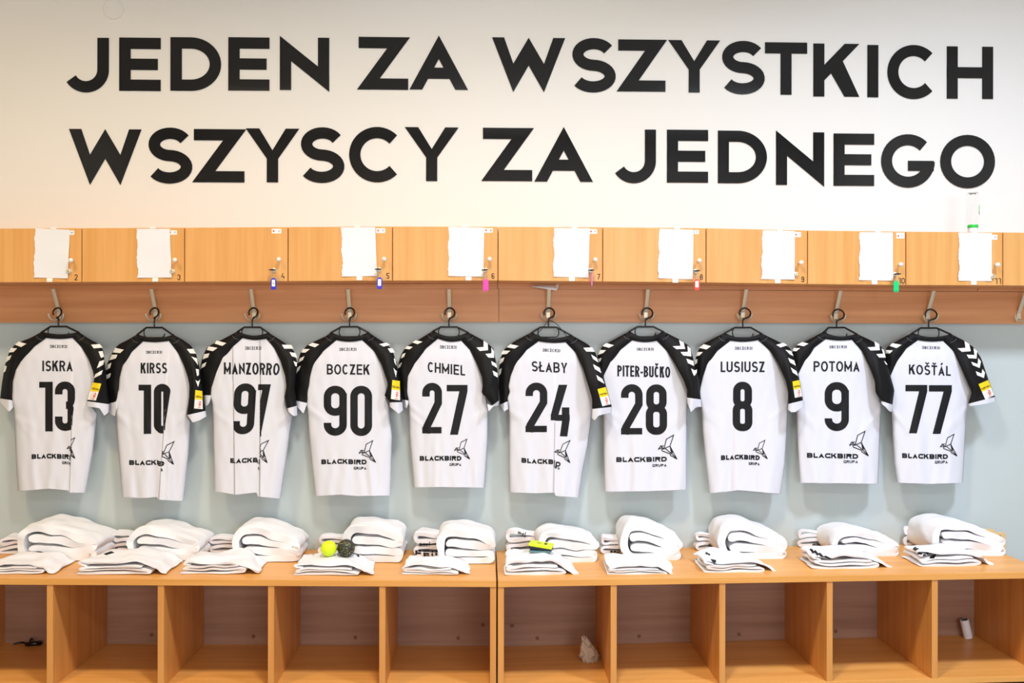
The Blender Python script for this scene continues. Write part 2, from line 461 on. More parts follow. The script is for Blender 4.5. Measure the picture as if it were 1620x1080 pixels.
def subdiv(q, d):
    q = list(q) + [q[-1]] * (4 - len(q))
    a, b_, c, e = [np.array(p, float) for p in q[:4]]
    n = max(1, int(math.ceil(max(np.hypot(*(b_ - a)), np.hypot(*(c - e))) / d)))
    mm = max(1, int(math.ceil(max(np.hypot(*(e - a)), np.hypot(*(c - b_))) / d)))
    return [[(a * (1 - i / n) + b_ * (i / n)) * (1 - j / mm) + (e * (1 - i / n) + c * (i / n)) * (j / mm) for i in range(n + 1)] for j in range(mm + 1)]
def smst(a, b_, x):
    t = min(1.0, max(0.0, (x - a) / (b_ - a))); return t * t * (3 - 2 * t)
def interp(poly, y):
    """x at y on a polyline of (x, y)"""
    if y <= poly[0][1]: return poly[0][0]
    for (xa, ya), (xb, yb) in zip(poly, poly[1:]):
        if ya <= y <= yb: return xa + (xb - xa) * ((y - ya) / (yb - ya) if yb > ya else 0)
    return poly[-1][0]
def resample(poly, n):
    P = [np.array(p, float) for p in poly]; d = [0.0]
    for a, c in zip(P, P[1:]): d.append(d[-1] + np.hypot(*(c - a)))
    out = []
    for i in range(n):
        s = d[-1] * i / (n - 1)
        for k in range(len(P) - 1):
            if s <= d[k + 1] + 1e-9:
                f = (s - d[k]) / max(1e-9, d[k + 1] - d[k]); out.append(P[k] * (1 - f) + P[k + 1] * f); break
    return out
def catmull(P, n=6, closed=False):
    P = [np.array(p, float) for p in P]; out = []
    N = len(P)
    for i in range(N if closed else N - 1):
        if closed: p0, p1, p2, p3 = P[i - 1], P[i], P[(i + 1) % N], P[(i + 2) % N]
        else: p0, p1, p2, p3 = P[max(i - 1, 0)], P[i], P[i + 1], P[min(i + 2, N - 1)]
        for k in range(n):
            t = k / n
            out.append(.5 * ((2 * p1) + (-p0 + p2) * t + (2 * p0 - 5 * p1 + 4 * p2 - p3) * t * t + (-p0 + 3 * p1 - 3 * p2 + p3) * t ** 3))
    if not closed: out.append(P[-1])
    return out

# ------------------------------------------------------------------ room
X0, X1, YF = -4.2, 4.2, -7.5
r = MB(); r.box(X0 - .1, X1 + .1, 0, .12, 0, ZC + .1); struct('wall_back', r, M['wall'])
M['floor'] = bump(mat('floor_vinyl', (150, 146, 140), .5), 30, .05)
M['room'] = mat('room_paint', (205, 202, 196), .8)
M['ceil'] = mat('ceiling_tiles', (170, 168, 162), .85)
r = MB(); r.box(X0 - .1, X1 + .1, YF - .1, .12, -.1, 0); struct('floor', r, M['floor'])
r = MB(); r.box(X0 - .1, X1 + .1, YF - .1, .12, ZC, ZC + .1); struct('ceiling', r, M['ceil'])
r = MB(); r.box(X0 - .1, X0, YF, 0, 0, ZC); struct('wall_left', r, M['room'])
r = MB(); r.box(X1, X1 + .1, YF, 0, 0, ZC); struct('wall_right', r, M['room'])
r = MB(); r.box(X0 - .1, X1 + .1, YF - .1, YF, 0, ZC); struct('wall_front', r, M['room'])

for n_, wx in ((1, -1.3), (2, 1.5)):  # made-up frames and panes, added to house the frontal fill lights
    r = MB()
    for bx in ((wx - .93, wx - .87, 1.02, 2.48), (wx + .87, wx + .93, 1.02, 2.48), (wx - .87, wx + .87, 1.02, 1.08), (wx - .87, wx + .87, 2.42, 2.48), (wx - .02, wx + .02, 1.08, 2.42)):
        r.box(bx[0], bx[1], YF, YF + .05, bx[2], bx[3])
    r.box(wx - .87, wx + .87, YF + .005, YF + .012, 1.08, 2.42, 1)
    struct(f'window_{n_}', r, [M['tubewhite'], M['clear']])

# ------------------------------------------------------------------ wall slogan, letter by letter
LT = [('JEDEN', 'first word of the upper line', [('J', 109, 172.5, 60, 146.5), ('E', 189, 254.5, 60, 144), ('D', 270, 350, 59.5, 144), ('E', 361.5, 426.5, 59.5, 143.5), ('N', 443, 521, 57.5, 145)]),
      ('ZA', 'second word of the upper line', [('Z', 565, 648.5, 59, 142), ('A', 648, 740.5, 56.5, 142)]),
      ('WSZYSTKICH', 'last word of the upper line', [('W', 778.5, 894, 60, 146), ('S', 902, 974, 60.5, 146.5), ('Z', 975.5, 1055, 63, 145), ('Y', 1057, 1139, 64, 146.5), ('S', 1139, 1209.5, 65, 149.5),
        ('T', 1210, 1276.5, 67.5, 150), ('K', 1286.5, 1359, 69.5, 153), ('I', 1371, 1390, 71.5, 154), ('C', 1403.5, 1486.5, 71.5, 157), ('H', 1497.5, 1570.5, 74, 156.5)]),
      ('WSZYSCY', 'first word of the lower line', [('W', 109.5, 224, 204.5, 292.5), ('S', 232, 304.5, 202, 290.5), ('Z', 304.5, 389.5, 204.5, 288.5), ('Y', 389, 473.5, 203.5, 288.5), ('S', 473, 545, 201.5, 289.5),
        ('C', 552.5, 641, 201, 288.5), ('Y', 640.5, 725.5, 201.5, 286.5)]),
      ('ZA', 'second word of the lower line', [('Z', 761.5, 844.5, 202.5, 286.5), ('A', 845.5, 938, 201, 287.5)]),
      ('JEDNEGO', 'last word of the lower line', [('J', 976, 1037.5, 205, 290), ('E', 1055, 1120, 205.5, 289), ('D', 1135.5, 1213, 207, 290), ('N', 1227.5, 1303.5, 207, 295), ('E', 1318.5, 1382.5, 211.5, 294),
        ('G', 1393.5, 1478.5, 212.5, 297), ('O', 1487, 1573.5, 213.5, 298)])]
ORD = ['first', 'second', 'third', 'fourth', 'fifth', 'sixth', 'seventh', 'eighth', 'ninth', 'tenth']
for wd, place, ls in LT:
    for i, (ch, a, c, t0, t1) in enumerate(ls):
        z1 = W((a + c) / 2, t0, 0).z; z0 = W((a + c) / 2, t1, 0).z
        x0 = W(a, (t0 + t1) / 2, 0).x; x1 = W(c, (t0 + t1) / 2, 0).x
        g = MB()
        prev = None; comp = 0
        for q in glyph(ch, x1 - x0, z1 - z0, .0515):
            if prev is not None and (abs(np.array(q[0]) - np.array(prev[3])).sum() > 1e-6 or abs(np.array(q[1]) - np.array(prev[2])).sum() > 1e-6): comp += 1
            prev = q
            g.poly_y([(x0 + p[0], z0 + p[1]) for p in q], -.004 + .00012 * comp, -.0002)
        solo('wall_letter', g, M['letter'], ((x0 + x1) / 2, 0, z0),
             f'glossy black wall letter {ch}, {ORD[i]} letter of {wd}, {place}', 'letter', 'letters of the wall slogan')
# round cover near the top left corner
g = MB(); p = W(180, 15, 0); g.lathe([(.046, 0), (.046, .006), (.043, .009), (.0, .009)], (p.x, -.0002, p.z), '-y', 32)
solo('junction_cover', g, M['white_wall'], (p.x, 0, p.z), 'round white cover plate on the white wall above the letter J', 'cover plate')

# ------------------------------------------------------------------ locker cabinets
YD = -.26
SEAM = [(-196, 362.4, 447.3), (-33, 361.6, 446.6), (129.8, 360.7, 446), (292.2, 359.9, 445.5), (456, 359, 444.6), (621.3, 358, 443.7), (788.2, 358.4, 443.7), (953.9, 359.3, 445.2),
        (1117.5, 360.7, 446.7), (1278, 364.2, 449.2), (1433.6, 366.2, 450.9), (1587, 367.4, 451.4), (1737, 369.5, 452.8), (1884, 371.5, 454)]
KNOB = {2: (111.5, 411.5), 3: (276, 411), 4: (440.5, 410), 5: (607.5, 409.5), 6: (774.5, 409.5), 7: (942, 410.5), 8: (1107, 412), 9: (1268, 415), 10: (1426, 418), 11: (1579.5, 418.5)}
LOCK = {2: (109.5, 429), 3: (273, 429), 4: (433.5, 427.5), 5: (599.5, 426.5), 6: (767, 427.5), 7: (934, 428), 8: (1100, 429), 9: (1258.5, 433.5), 10: (1415, 434), 11: (1569, 437)}
NUMP = {2: (120.5, 438.5), 3: (283, 438.5), 4: (447.5, 436.5), 5: (613.7, 436.2), 6: (780, 436.5), 7: (947, 437.5), 8: (1109.5, 438), 9: (1270, 441.7), 10: (1426.5, 444), 11: (1578.5, 444.5)}
STK = {2: (105, 117.5, 364.5, 371.5, '84'), 3: (266, 280, 364.2, 371.2, '27'), 4: (430, 445, 361.8, 369.2, '87'), 5: (595, 609.5, 361, 368.5, '37'), 6: (766, 779.5, 361, 368, '96'),
       7: (932, 944.5, 362.3, 369.8, '14'), 8: (1098.5, 1105.5, 364, 370.3, '15'), 9: (1256.5, 1267, 367, 374.8, '12'), 10: (1418, 1430.5, 368, 377, '17'), 11: (1568, 1577.5, 371.5, 379, '18')}
def ptY(px, py, y): q = W(px, py, y); return (q.x, q.z)
UNITS = [('cabinet', 0, 6, 1, 'beech wall locker with doors 2 to 6, left half of the row'), ('cabinet', 6, 11, 7, 'beech wall locker with doors 7 to 11, right half of the row'),
         ('cabinet', 11, 13, 12, 'beech wall locker cut off by the right edge of the photo, past door 11')]
for nm, i0, i1, first, lab in UNITS:
    c0 = ptY(SEAM[i0][0], SEAM[i0][1], YD + .018); c1 = ptY(SEAM[i1][0], SEAM[i1][1], YD + .018)
    d0 = ptY(SEAM[i0][0], SEAM[i0][2], YD + .018); d1 = ptY(SEAM[i1][0], SEAM[i1][2], YD + .018)
    root = thing('locker_cabinet', ((c0[0] + c1[0]) / 2, 0, d0[1]), lab, 'cabinet', 'wall lockers')
    YB = -.002; yf = YD + .019
    xa, xb = c0[0] + .0012, c1[0] - .0012
    g = MB()
    mids = [(SEAM[k]) for k in range(i0, i1 + 1)]
    # carcass follows the doors piece by piece: top and bottom boards, side panels between compartments
    tops = [ptY(s[0], s[1], YD) for s in mids]; bots = [ptY(s[0], s[2], YD) for s in mids]
    for k in range(len(mids) - 1):
        xl, xr = bots[k][0], bots[k + 1][0]
        if k == 0: xl = xa
        if k == len(mids) - 2: xr = xb
        for za, zb, th in ((tops[k][1] - .001, tops[k + 1][1] - .001, -.018), (bots[k][1] + .001, bots[k + 1][1] + .001, .018)):
            g.hexa([(xl, yf, za), (xr, yf, zb), (xr, YB, zb), (xl, YB, za), (xl, yf, za + th), (xr, yf, zb + th), (xr, YB, zb + th), (xl, YB, za + th)])
    for k in range(len(mids)):
        x = bots[k][0]; t0, t1 = (x - .009, x + .009)
        if k == 0: t0, t1 = xa, xa + .018
        if k == len(mids) - 1: t0, t1 = xb - .018, xb
        g.box(t0, t1, yf, YB, bots[k][1] + .018, tops[k][1] - .018)
    g.box(xa + .018, xb - .018, YB - .006, YB, max(b_[1] for b_ in bots) + .018, min(t[1] for t in tops) - .018)
    build('carcass', g, M['rail'], root, root)
    # rear mounting rail under the cabinet
    g = MB(); zr0 = W(SEAM[i0][0], {0: 457.7, 6: 456.6, 11: 460.9}[i0], -.03).z; zr1 = W(SEAM[i1][0], {6: 456.6, 11: 460.8, 13: 463}[i1], -.03).z
    z0, z1 = bots[0][1] + .001, bots[-1][1] + .001
    g.hexa([(xa, -.032, zr0), (xb, -.032, zr1), (xb, -.002, zr1), (xa, -.002, zr0), (xa, -.032, z0), (xb, -.032, z1), (xb, -.002, z1), (xa, -.002, z0)])
    build('mounting_rail', g, M['rail'], root, root)
    for k in range(i1 - i0):
        n = first + k
        (sl, tl, bl), (sr, tr, br) = mids[k], mids[k + 1]
        e = .0032
        tlp, trp = ptY(sl, tl, YD), ptY(sr, tr, YD); blp, brp = ptY(sl, bl, YD), ptY(sr, br, YD)
        lx = blp[0] + .0006; rx_ = brp[0] - e
        g = MB()
        g.hexa([(lx, YD, blp[1]), (rx_, YD, brp[1]), (rx_, YD + .018, brp[1]), (lx, YD + .018, blp[1]),
                (lx, YD, tlp[1]), (rx_, YD, trp[1]), (rx_, YD + .018, trp[1]), (lx, YD + .018, tlp[1])])
        door = build('door', g, M['door'], root, root, bevel=.0016)
        if n in KNOB:
            kp = W(*KNOB[n], YD - .03)
            g = MB(); g.lathe([(.0035, 0), (.0035, .018)], (kp.x, YD, kp.z), '-y', 12)
            g.lathe([(.0045, .016), (.0085, .019), (.0098, .025), (.0085, .031), (.005, .034), (0, .0345)], (kp.x, YD, kp.z), '-y', 18, 1)
            build('knob', g, [M['steel'], M['knob']], door, root, smooth=True)
            lp = W(*LOCK[n], YD)
            g = MB(); g.lathe([(.0115, 0), (.0115, .002), (.0095, .004), (.0088, .011), (.007, .012), (0, .012)], (lp.x, YD, lp.z), '-y', 20)
            g.box(lp.x - .0008, lp.x + .0008, YD - .0126, YD - .0118, lp.z - .004, lp.z + .004, 1)
            build('lock_cylinder', g, [M['steel'], M['keyblack']], door, root)
            cp = W(*NUMP[n], YD); hh = .0245; ww = .0125 * len(str(n)) + (.003 if n > 9 else 0)
            g = MB()
            for q in word(str(n), -ww / 2, ww / 2, hh, .0032, .25):
                g.poly_y([(cp.x + p[0], cp.z - hh / 2 + p[1]) for p in q], YD - .0006, YD - .0001)
            build('door_number', g, M['print'], door, root)['label'] = f'black door number {n}'
            a, c, t0, t1, tx = STK[n]
            x0, z1 = ptY(a, t0, YD); x1, z0 = ptY(c, t1, YD)
            g = MB(); g.box(x0, x1, YD - .0006, YD - .0001, z0, z1)
            hh = (z1 - z0) * .42; wn = .0095
            for q in word(tx, x1 - .004 - wn, x1 - .004, hh, .0013, .25):
                g.poly_y([(p[0], z0 + (z1 - z0) * .3 + p[1]) for p in q], YD - .0009, YD - .0006, 1 if n < 8 and n > 4 else 2)
            if x1 - x0 > .028:
                sxc = x0 + .0085
                g.poly_y([(sxc - .003, z0 + .006), (sxc + .003, z0 + .006), (sxc + .0045, z0 + .014), (sxc - .0045, z0 + .014)], YD - .0009, YD - .0006, 3)
            build('name_sticker', g, [M['sticker'], M['ink'], M['inkblue'], M['orange']], door, root)['label'] = 'small white sticker with printed number'

# ------------------------------------------------------------------ sheets of paper taped to the doors
PAP = {2: [(55.3, 361), (110.2, 363.2), (107.5, 440.3), (53.6, 438.8)], 3: [(216.3, 361.7), (268.2, 361.5), (272, 438.8), (217.8, 439.3)],
       5: [(539.5, 359.5), (593.5, 359), (596.5, 436.3), (542.2, 437.3)], 6: [(709.9, 358.6), (766, 359.8), (764.7, 437.6), (709.6, 436.4)],
       7: [(876.6, 360.3), (932.9, 360.9), (931, 439), (875.7, 437.3)], 8: [(1043.1, 361.5), (1097.6, 363.3), (1095.9, 441.7), (1041, 439.8)],
       9: [(1207.3, 363.9), (1257.6, 365.3), (1257, 442), (1204, 441.3)], 10: [(1360.8, 367.1), (1412.7, 367.5), (1412.7, 443.7), (1359.4, 443)],
       11: [(1517.7, 367.5), (1569.6, 368.6), (1568.4, 444.5), (1516.8, 443.8)]}
for n, cs in PAP.items():
    rnd = random.Random(n * 7)
    A = [W(x, y, YD - .004) for x, y in cs]
    ctr = W(sum(c[0] for c in cs) / 4, cs[3][1], YD)
    root = thing('paper_sheet', (ctr.x, YD, ctr.z), f'blank white sheet with torn left edge taped on locker door {n}', 'paper', 'sheets taped on the locker doors')
    rows = []
    nv, nu = 22, 10
    for j in range(nv + 1):
        v = j / nv; row = []
        for i in range(nu + 1):
            u = i / nu
            p = (A[0] * (1 - u) + A[1] * u) * (1 - v) + (A[3] * (1 - u) + A[2] * u) * v
            if i == 0: p = p + Vector((rnd.uniform(-.0022, .0018) + .002 * math.sin(v * 13 + n), 0, 0))
            lift = .0012 + .004 * (abs(u - .5) * 2) ** 2 * v + .002 * math.sin(v * 5 + n) ** 2 * u
            row.append(Vector((p.x, YD - lift, p.z)))
        rows.append(row)
    g = MB(); g.grid(rows)
    pp = build('sheet', g, M['paper'], root, root, smooth=True)
    for top in (1, 0):
        u = .5 + rnd.uniform(-.06, .08)
        p = (A[0] * (1 - u) + A[1] * u) if top else (A[3] * (1 - u) + A[2] * u)
        g = MB(); wv = .0125; zz = (.009, -.010) if top else (.010, -.017)
        rows = [[(p.x + sx_ * wv, YD - .0006 - (.0016 if (f > .5) == bool(top) else 0) * 1.6, p.z + zz[1] + (zz[0] - zz[1]) * f) for sx_ in (-1, -.3, .3, 1)] for f in (0, .3, .6, 1)]
        g.grid(rows); build('tape_strip', g, M['tape'], root, root)

# ------------------------------------------------------------------ hook boards (rails on the wall under the lockers)
g = MB()
for x0p, x1p, ta, tb, ba, bb_, lab in ((-230, 788.6, 457.6, 456.5, 510.3, 509.4, 'long beech hook board under locker doors 2 to 6'),
                                      (789.4, 1700, 456.5, 462, 509.2, 512.3, 'long beech hook board under locker doors 7 to 11')):
    a0, a1 = W(x0p, ba, -.024), W(x1p, bb_, -.024); t0, t1 = W(x0p, ta, -.024), W(x1p, tb, -.024)
    g = MB()
    n = 6
    def zc(k, p, q, bow): f = k / n; return p + (q - p) * f + bow * 4 * f * (1 - f)
    if x0p < 0: xs = [a0.x + (a1.x - a0.x) * k / n for k in range(n + 1)]
    else: xs = [a0.x + (a1.x - a0.x) * k / n for k in range(n + 1)]
    for k in range(n):
        zb0, zb1 = zc(k, a0.z, a1.z, .000), zc(k + 1, a0.z, a1.z, .000)
        zt0, zt1 = zc(k, t0.z, t1.z, .0), zc(k + 1, t0.z, t1.z, .0)
        g.add([(xs[k], -.024, zb0), (xs[k + 1], -.024, zb1), (xs[k + 1], -.0005, zb1), (xs[k], -.0005, zb0),
               (xs[k], -.024, zt0 - .0012), (xs[k + 1], -.024, zt1 - .0012), (xs[k + 1], -.0005, zt1 - .0012), (xs[k], -.0005, zt0 - .0012)],
              [(0, 1, 5, 4), (1, 2, 6, 5) if k == n - 1 else (0, 1, 5, 4), (2, 3, 7, 6), (3, 0, 4, 7) if k == 0 else (2, 3, 7, 6), (3, 2, 1, 0), (4, 5, 6, 7)])
    mid = (a0 + a1) / 2
    bm_faces = list(dict.fromkeys(g.f)); g.f = bm_faces; g.m = [0] * len(bm_faces)
    hb = solo('hook_board', g, M['rail'], (mid.x, 0, mid.z), lab, 'hook board', 'hook boards on the wall', weld=.0001)
    if x0p > 0:
        q = W(1420, 501, -.024); g = MB(); g.lathe([(.008, 0), (.008, .0012), (.0, .0014)], (q.x, -.024, q.z), '-y', 18)
        build('screw_cap', g, M['rail'], hb, hb)

# ------------------------------------------------------------------ coat hooks
HOOKX = [93.7, 246.5, 402, 553.5, 711, 867.2, 1021.5, 1175, 1322, 1467.5, 1611.5]
HY0 = -.0245
NUMS = [13, 10, 91, 90, 27, 24, 28, 8, 9, 77]
for i, hx in enumerate(HOOKX):
    pyc = 497 if i < 8 else 499
    p = W(hx, pyc, HY0)
    lab = f'brushed nickel coat hook carrying the hanger of jersey number {NUMS[i]}' if i < 10 else 'empty brushed nickel coat hook at the right edge, cut by the frame'
    root = thing('coat_hook', (p.x, HY0, p.z), lab, 'coat hook', 'coat hooks on the board')
    g = MB(); g.box(p.x - .009, p.x + .009, HY0 - .004, HY0, p.z - .026, p.z + .022)
    for dz in (.013, -.018): g.lathe([(.003, .003), (.003, .0052), (0, .0056)], (p.x, HY0, p.z + dz), '-y', 10, 1)
    build('back_plate', g, [M['steel'], M['ink']], root, root, bevel=.001)
    prof = catmull([(-.003, .010), (-.010, .024), (-.021, .045), (-.036, .070), (-.051, .096), (-.060, .113)], 5)
    rows = []
    for k, (dy, dz) in enumerate(prof):
        a = prof[max(k - 1, 0)]; c = prof[min(k + 1, len(prof) - 1)]
        tx, tz = c[0] - a[0], c[1] - a[1]; l = math.hypot(tx, tz); nx, nz = -tz / l, tx / l
        hwid = .0095 - .001 * k / len(prof); th = .0026
        rows.append([(p.x + sx_ * hwid * .92, HY0 + dy + s_ * nx * th, p.z + dz + s_ * nz * th) if abs(sx_) == 1 else (p.x, HY0 + dy + s_ * nx * th * 1.5, p.z + dz + s_ * nz * th * 1.5)
                     for sx_, s_ in ((-1, 1), (0, 1), (1, 1), (1, -1), (0, -1), (-1, -1))])
    g = MB(); g.grid(rows, 0, True); g.add(rows[-1], [tuple(range(6))]); g.add(rows[0], [tuple(range(6))])
    build('hook_arm', g, M['steel'], root, root, smooth=False, bevel=.0008)
    for s_ in (-1, 1):
        path = catmull([(p.x + s_ * .004, HY0 - .003, p.z - .020), (p.x + s_ * .012, HY0 - .012, p.z - .027), (p.x + s_ * .022, HY0 - .022, p.z - .025),
                        (p.x + s_ * .030, HY0 - .029, p.z - .014), (p.x + s_ * .034, HY0 - .032, p.z + .002)], 6)
        g = MB(); g.tube(path, [.0042] * 4 + [.0036] * (len(path) - 4), 10)
        build('prong', g, M['steel'], root, root, smooth=True)

# ------------------------------------------------------------------ jerseys on hangers
HY = -.075                                     # plane of the hangers
def U(ox, pts): return [(ox + x / 6, 510 + y / 6) for x, y in pts]
def Lc(ox, pts): return [(ox + x / 3, 450 + y / 3) for x, y in pts]
J = []
def jersey(**k): J.append(k)
jersey(num=13, uo=0, lo=0, hang=(555, 38), CL=(400, 85), CR=(745, 88), dip=112, SL=(435, 150), SR=(690, 150), cb=156,
  sl=[(435, 150), (330, 225), (240, 330), (170, 450), (140, 560), (132, 740)], sr=[(690, 150), (770, 230), (840, 350), (885, 470), (893, 540), (870, 640), (825, 745)],
  ol=[(400, 85), (300, 140), (150, 200), (90, 270), (50, 390), (20, 560), (0, 720)], orr=[(745, 88), (830, 145), (940, 205), (985, 270), (990, 350), (1005, 480), (1035, 775)],
  cl=[(-8, 745), (85, 848), (130, 800)], cr=[(1032, 850), (990, 885), (945, 812), (818, 795)], bl=[(66, 580), (70, 700), (76, 850), (85, 980)], br=[(462, 610), (440, 800), (405, 988)],
  hem=[(85, 980), (230, 968), (328, 976), (331, 986), (405, 988)], pleat=[(342, 540, 330, 985, 58)],
  name=('ISKRA', 400, 690, 362, 462, 0), dig=[('1', 372, 500, 563, 1038), ('3', 522, 712, 560, 1030)], logo=(150, 202, 830, 0), word=(472, 638, 212, 240, 2),
  chl=[[(178, 180), (250, 202), (200, 232), (140, 210)], [(105, 240), (162, 245), (128, 280), (80, 285)], [(68, 322), (110, 310), (92, 350), (52, 380)], [(45, 410), (65, 412), (52, 462), (30, 475)]],
  chr=[[(865, 210), (945, 203), (975, 238), (890, 245)], [(935, 275), (975, 270), (988, 325), (958, 335)], [(945, 368), (990, 355), (980, 400), (918, 435)], [(905, 490), (975, 450), (965, 490), (890, 530)]],
  patch=[(882, 568), (962, 580), (910, 740), (828, 732)])
jersey(num=10, uo=155, lo=0, hang=(535, 48), CL=(375, 110), CR=(715, 115), dip=145, SL=(425, 182), SR=(675, 178), cb=186,
  sl=[(425, 182), (320, 280), (250, 420), (222, 530), (215, 640), (205, 745)], sr=[(675, 178), (760, 290), (815, 410), (850, 510), (868, 600), (865, 700), (845, 878)],
  ol=[(375, 110), (280, 165), (190, 210), (120, 310), (78, 420), (50, 560), (95, 770)], orr=[(715, 115), (800, 160), (880, 215), (930, 290), (965, 430), (985, 600), (1022, 838)],
  cl=[(95, 855), (160, 890), (195, 760)], cr=[(1030, 890), (960, 930), (900, 948), (850, 885)], bl=[(550, 560), (552, 680), (565, 830), (580, 1008)], br=[(905, 650), (895, 800), (870, 1026)],
  hem=[(580, 1008), (690, 1012), (749, 1007), (752, 1020), (870, 1027)], pleat=[(790, 500, 752, 1015, 82)],
  name=('KIRSS', 405, 655, 382, 482, 0), dig=[('1', 385, 505, 590, 1058), ('0', 530, 690, 582, 1050)], logo=(613, 222, 858, 0), word=(455, 608, 268, 294, 0),
  chl=[[(165, 240), (245, 258), (210, 290), (142, 284)], [(130, 305), (185, 305), (170, 340), (105, 360)], [(90, 400), (128, 380), (115, 430), (74, 455)], [(72, 500), (122, 480), (112, 520), (56, 552)]],
  chr=[[(843, 252), (905, 250), (930, 295), (875, 292)], [(885, 322), (940, 340), (950, 405), (925, 370)], [(928, 440), (958, 445), (958, 500), (940, 508)], [(925, 545), (950, 560), (970, 540), (950, 612)]],
  patch=[(925, 640), (990, 650), (995, 822), (912, 815)])
jersey(num=91, uo=310, lo=300, hang=(535, 45), CL=(400, 80), CR=(690, 95), dip=124, SL=(440, 150), SR=(670, 158), cb=166,
  sl=[(440, 150), (350, 230), (270, 340), (210, 480), (165, 620), (158, 690)], sr=[(670, 158), (740, 240), (800, 360), (845, 500), (858, 610), (838, 710), (865, 815)],
  ol=[(400, 80), (270, 150), (110, 230), (62, 320), (38, 440), (60, 690)], orr=[(690, 95), (840, 190), (930, 270), (962, 380), (952, 480), (940, 620), (958, 790)],
  cl=[(68, 765), (100, 792), (128, 765)], cr=[(962, 880), (925, 888), (880, 850), (868, 822)], bl=[(108, 540), (111, 700), (118, 975)], br=[(488, 620), (460, 820), (430, 1012)],
  hem=[(118, 980), (220, 996), (318, 986), (322, 1005), (425, 1015)], pleat=[(205, 470, 212, 985, 30), (334, 400, 331, 1000, 86)],
  name=('MANZORRO', 265, 795, 378, 490, 8), dig=[('9', 368, 575, 578, 1062), ('1', 592, 732, 585, 1075)], logo=(193, 216, 848, 0), word=(465, 620, 228, 258, 0),
  chl=[[(195, 170), (288, 195), (250, 222), (178, 200)], [(120, 225), (205, 240), (160, 272), (102, 260)], [(75, 300), (128, 292), (115, 330), (62, 350)], [(60, 395), (100, 375), (85, 415), (42, 440)]],
  chr=[[(815, 210), (905, 212), (928, 248), (838, 248)], [(888, 280), (945, 290), (962, 335), (910, 320)], [(925, 365), (960, 380), (956, 418), (943, 412)]], patch=None)
jersey(num=90, uo=460, lo=300, hang=(558, 40), CL=(385, 90), CR=(735, 90), dip=138, SL=(430, 170), SR=(680, 170), cb=182,
  sl=[(430, 170), (310, 270), (230, 400), (200, 520), (190, 600), (165, 765)], sr=[(680, 170), (790, 270), (860, 400), (915, 560), (920, 600), (890, 690), (940, 758)],
  ol=[(385, 90), (330, 130), (160, 210), (90, 290), (48, 440), (24, 600), (10, 732)], orr=[(735, 90), (870, 180), (960, 250), (1005, 380), (1022, 520), (1058, 755)],
  cl=[(5, 745), (70, 810), (120, 865), (148, 790)], cr=[(1065, 832), (1025, 865), (940, 798)], bl=[(556, 560), (565, 700), (580, 850), (598, 1002)], br=[(945, 570), (962, 720), (958, 850), (955, 1000)],
  hem=[(598, 1003), (720, 996), (800, 1003), (955, 1000)], pleat=[],
  name=('BOCZEK', 342, 750, 395, 492, 3), dig=[('9', 313, 532, 600, 1075), ('0', 565, 772, 600, 1075)], logo=(625, 215, 852, 0), word=(460, 622, 240, 268, 0),
  chl=[[(205, 190), (270, 208), (230, 235), (165, 215)], [(115, 250), (180, 252), (140, 285), (100, 285)], [(85, 340), (130, 318), (115, 355), (70, 382)], [(60, 430), (95, 408), (80, 450), (52, 482)]],
  chr=[[(840, 205), (910, 190), (945, 212), (880, 228)], [(920, 245), (965, 245), (990, 285), (945, 285)], [(978, 335), (993, 350), (1003, 412), (985, 380)], [(975, 430), (1000, 460), (1008, 458), (998, 522)]],
  patch=[(965, 545), (1035, 555), (1038, 738), (950, 725)])
jersey(num=27, uo=620, lo=620, hang=(541, 42), CL=(395, 75), CR=(720, 90), dip=132, SL=(435, 155), SR=(660, 175), cb=182,
  sl=[(435, 155), (320, 250), (240, 380), (170, 510), (165, 580), (160, 740)], sr=[(660, 175), (740, 260), (800, 380), (855, 520), (862, 600), (850, 670), (885, 700), (950, 790)],
  ol=[(395, 75), (240, 170), (130, 230), (80, 320), (50, 440), (60, 560), (95, 730)], orr=[(720, 90), (870, 170), (960, 240), (990, 380), (1010, 520), (1015, 740)],
  cl=[(98, 790), (140, 815), (158, 760)], cr=[(1012, 782), (960, 800), (918, 845), (905, 770)], bl=[(80, 560), (82, 700), (95, 850), (105, 962)], br=[(458, 580), (455, 750), (440, 960)],
  hem=[(105, 962), (250, 960), (437, 963)], pleat=[],
  name=('CHMIEL', 340, 695, 372, 468, 36), dig=[('2', 288, 475, 572, 1052), ('7', 520, 718, 592, 1065)], logo=(132, 198, 836, 0), word=(455, 615, 216, 246, 4),
  chl=[[(225, 168), (290, 182), (245, 205), (195, 190)], [(145, 222), (198, 232), (165, 255), (120, 248)], [(100, 300), (130, 288), (115, 325), (84, 342)], [(65, 400), (95, 378), (80, 420), (54, 438)]],
  chr=[[(870, 170), (910, 200), (912, 262), (870, 235)], [(803, 237), (870, 232), (912, 262), (835, 270)], [(945, 235), (968, 275), (970, 335), (945, 290)], [(888, 298), (945, 292), (972, 335), (915, 332)],
       [(943, 365), (990, 390), (1000, 432), (950, 400)], [(955, 455), (1004, 480), (1005, 523), (968, 500)]], patch=None)
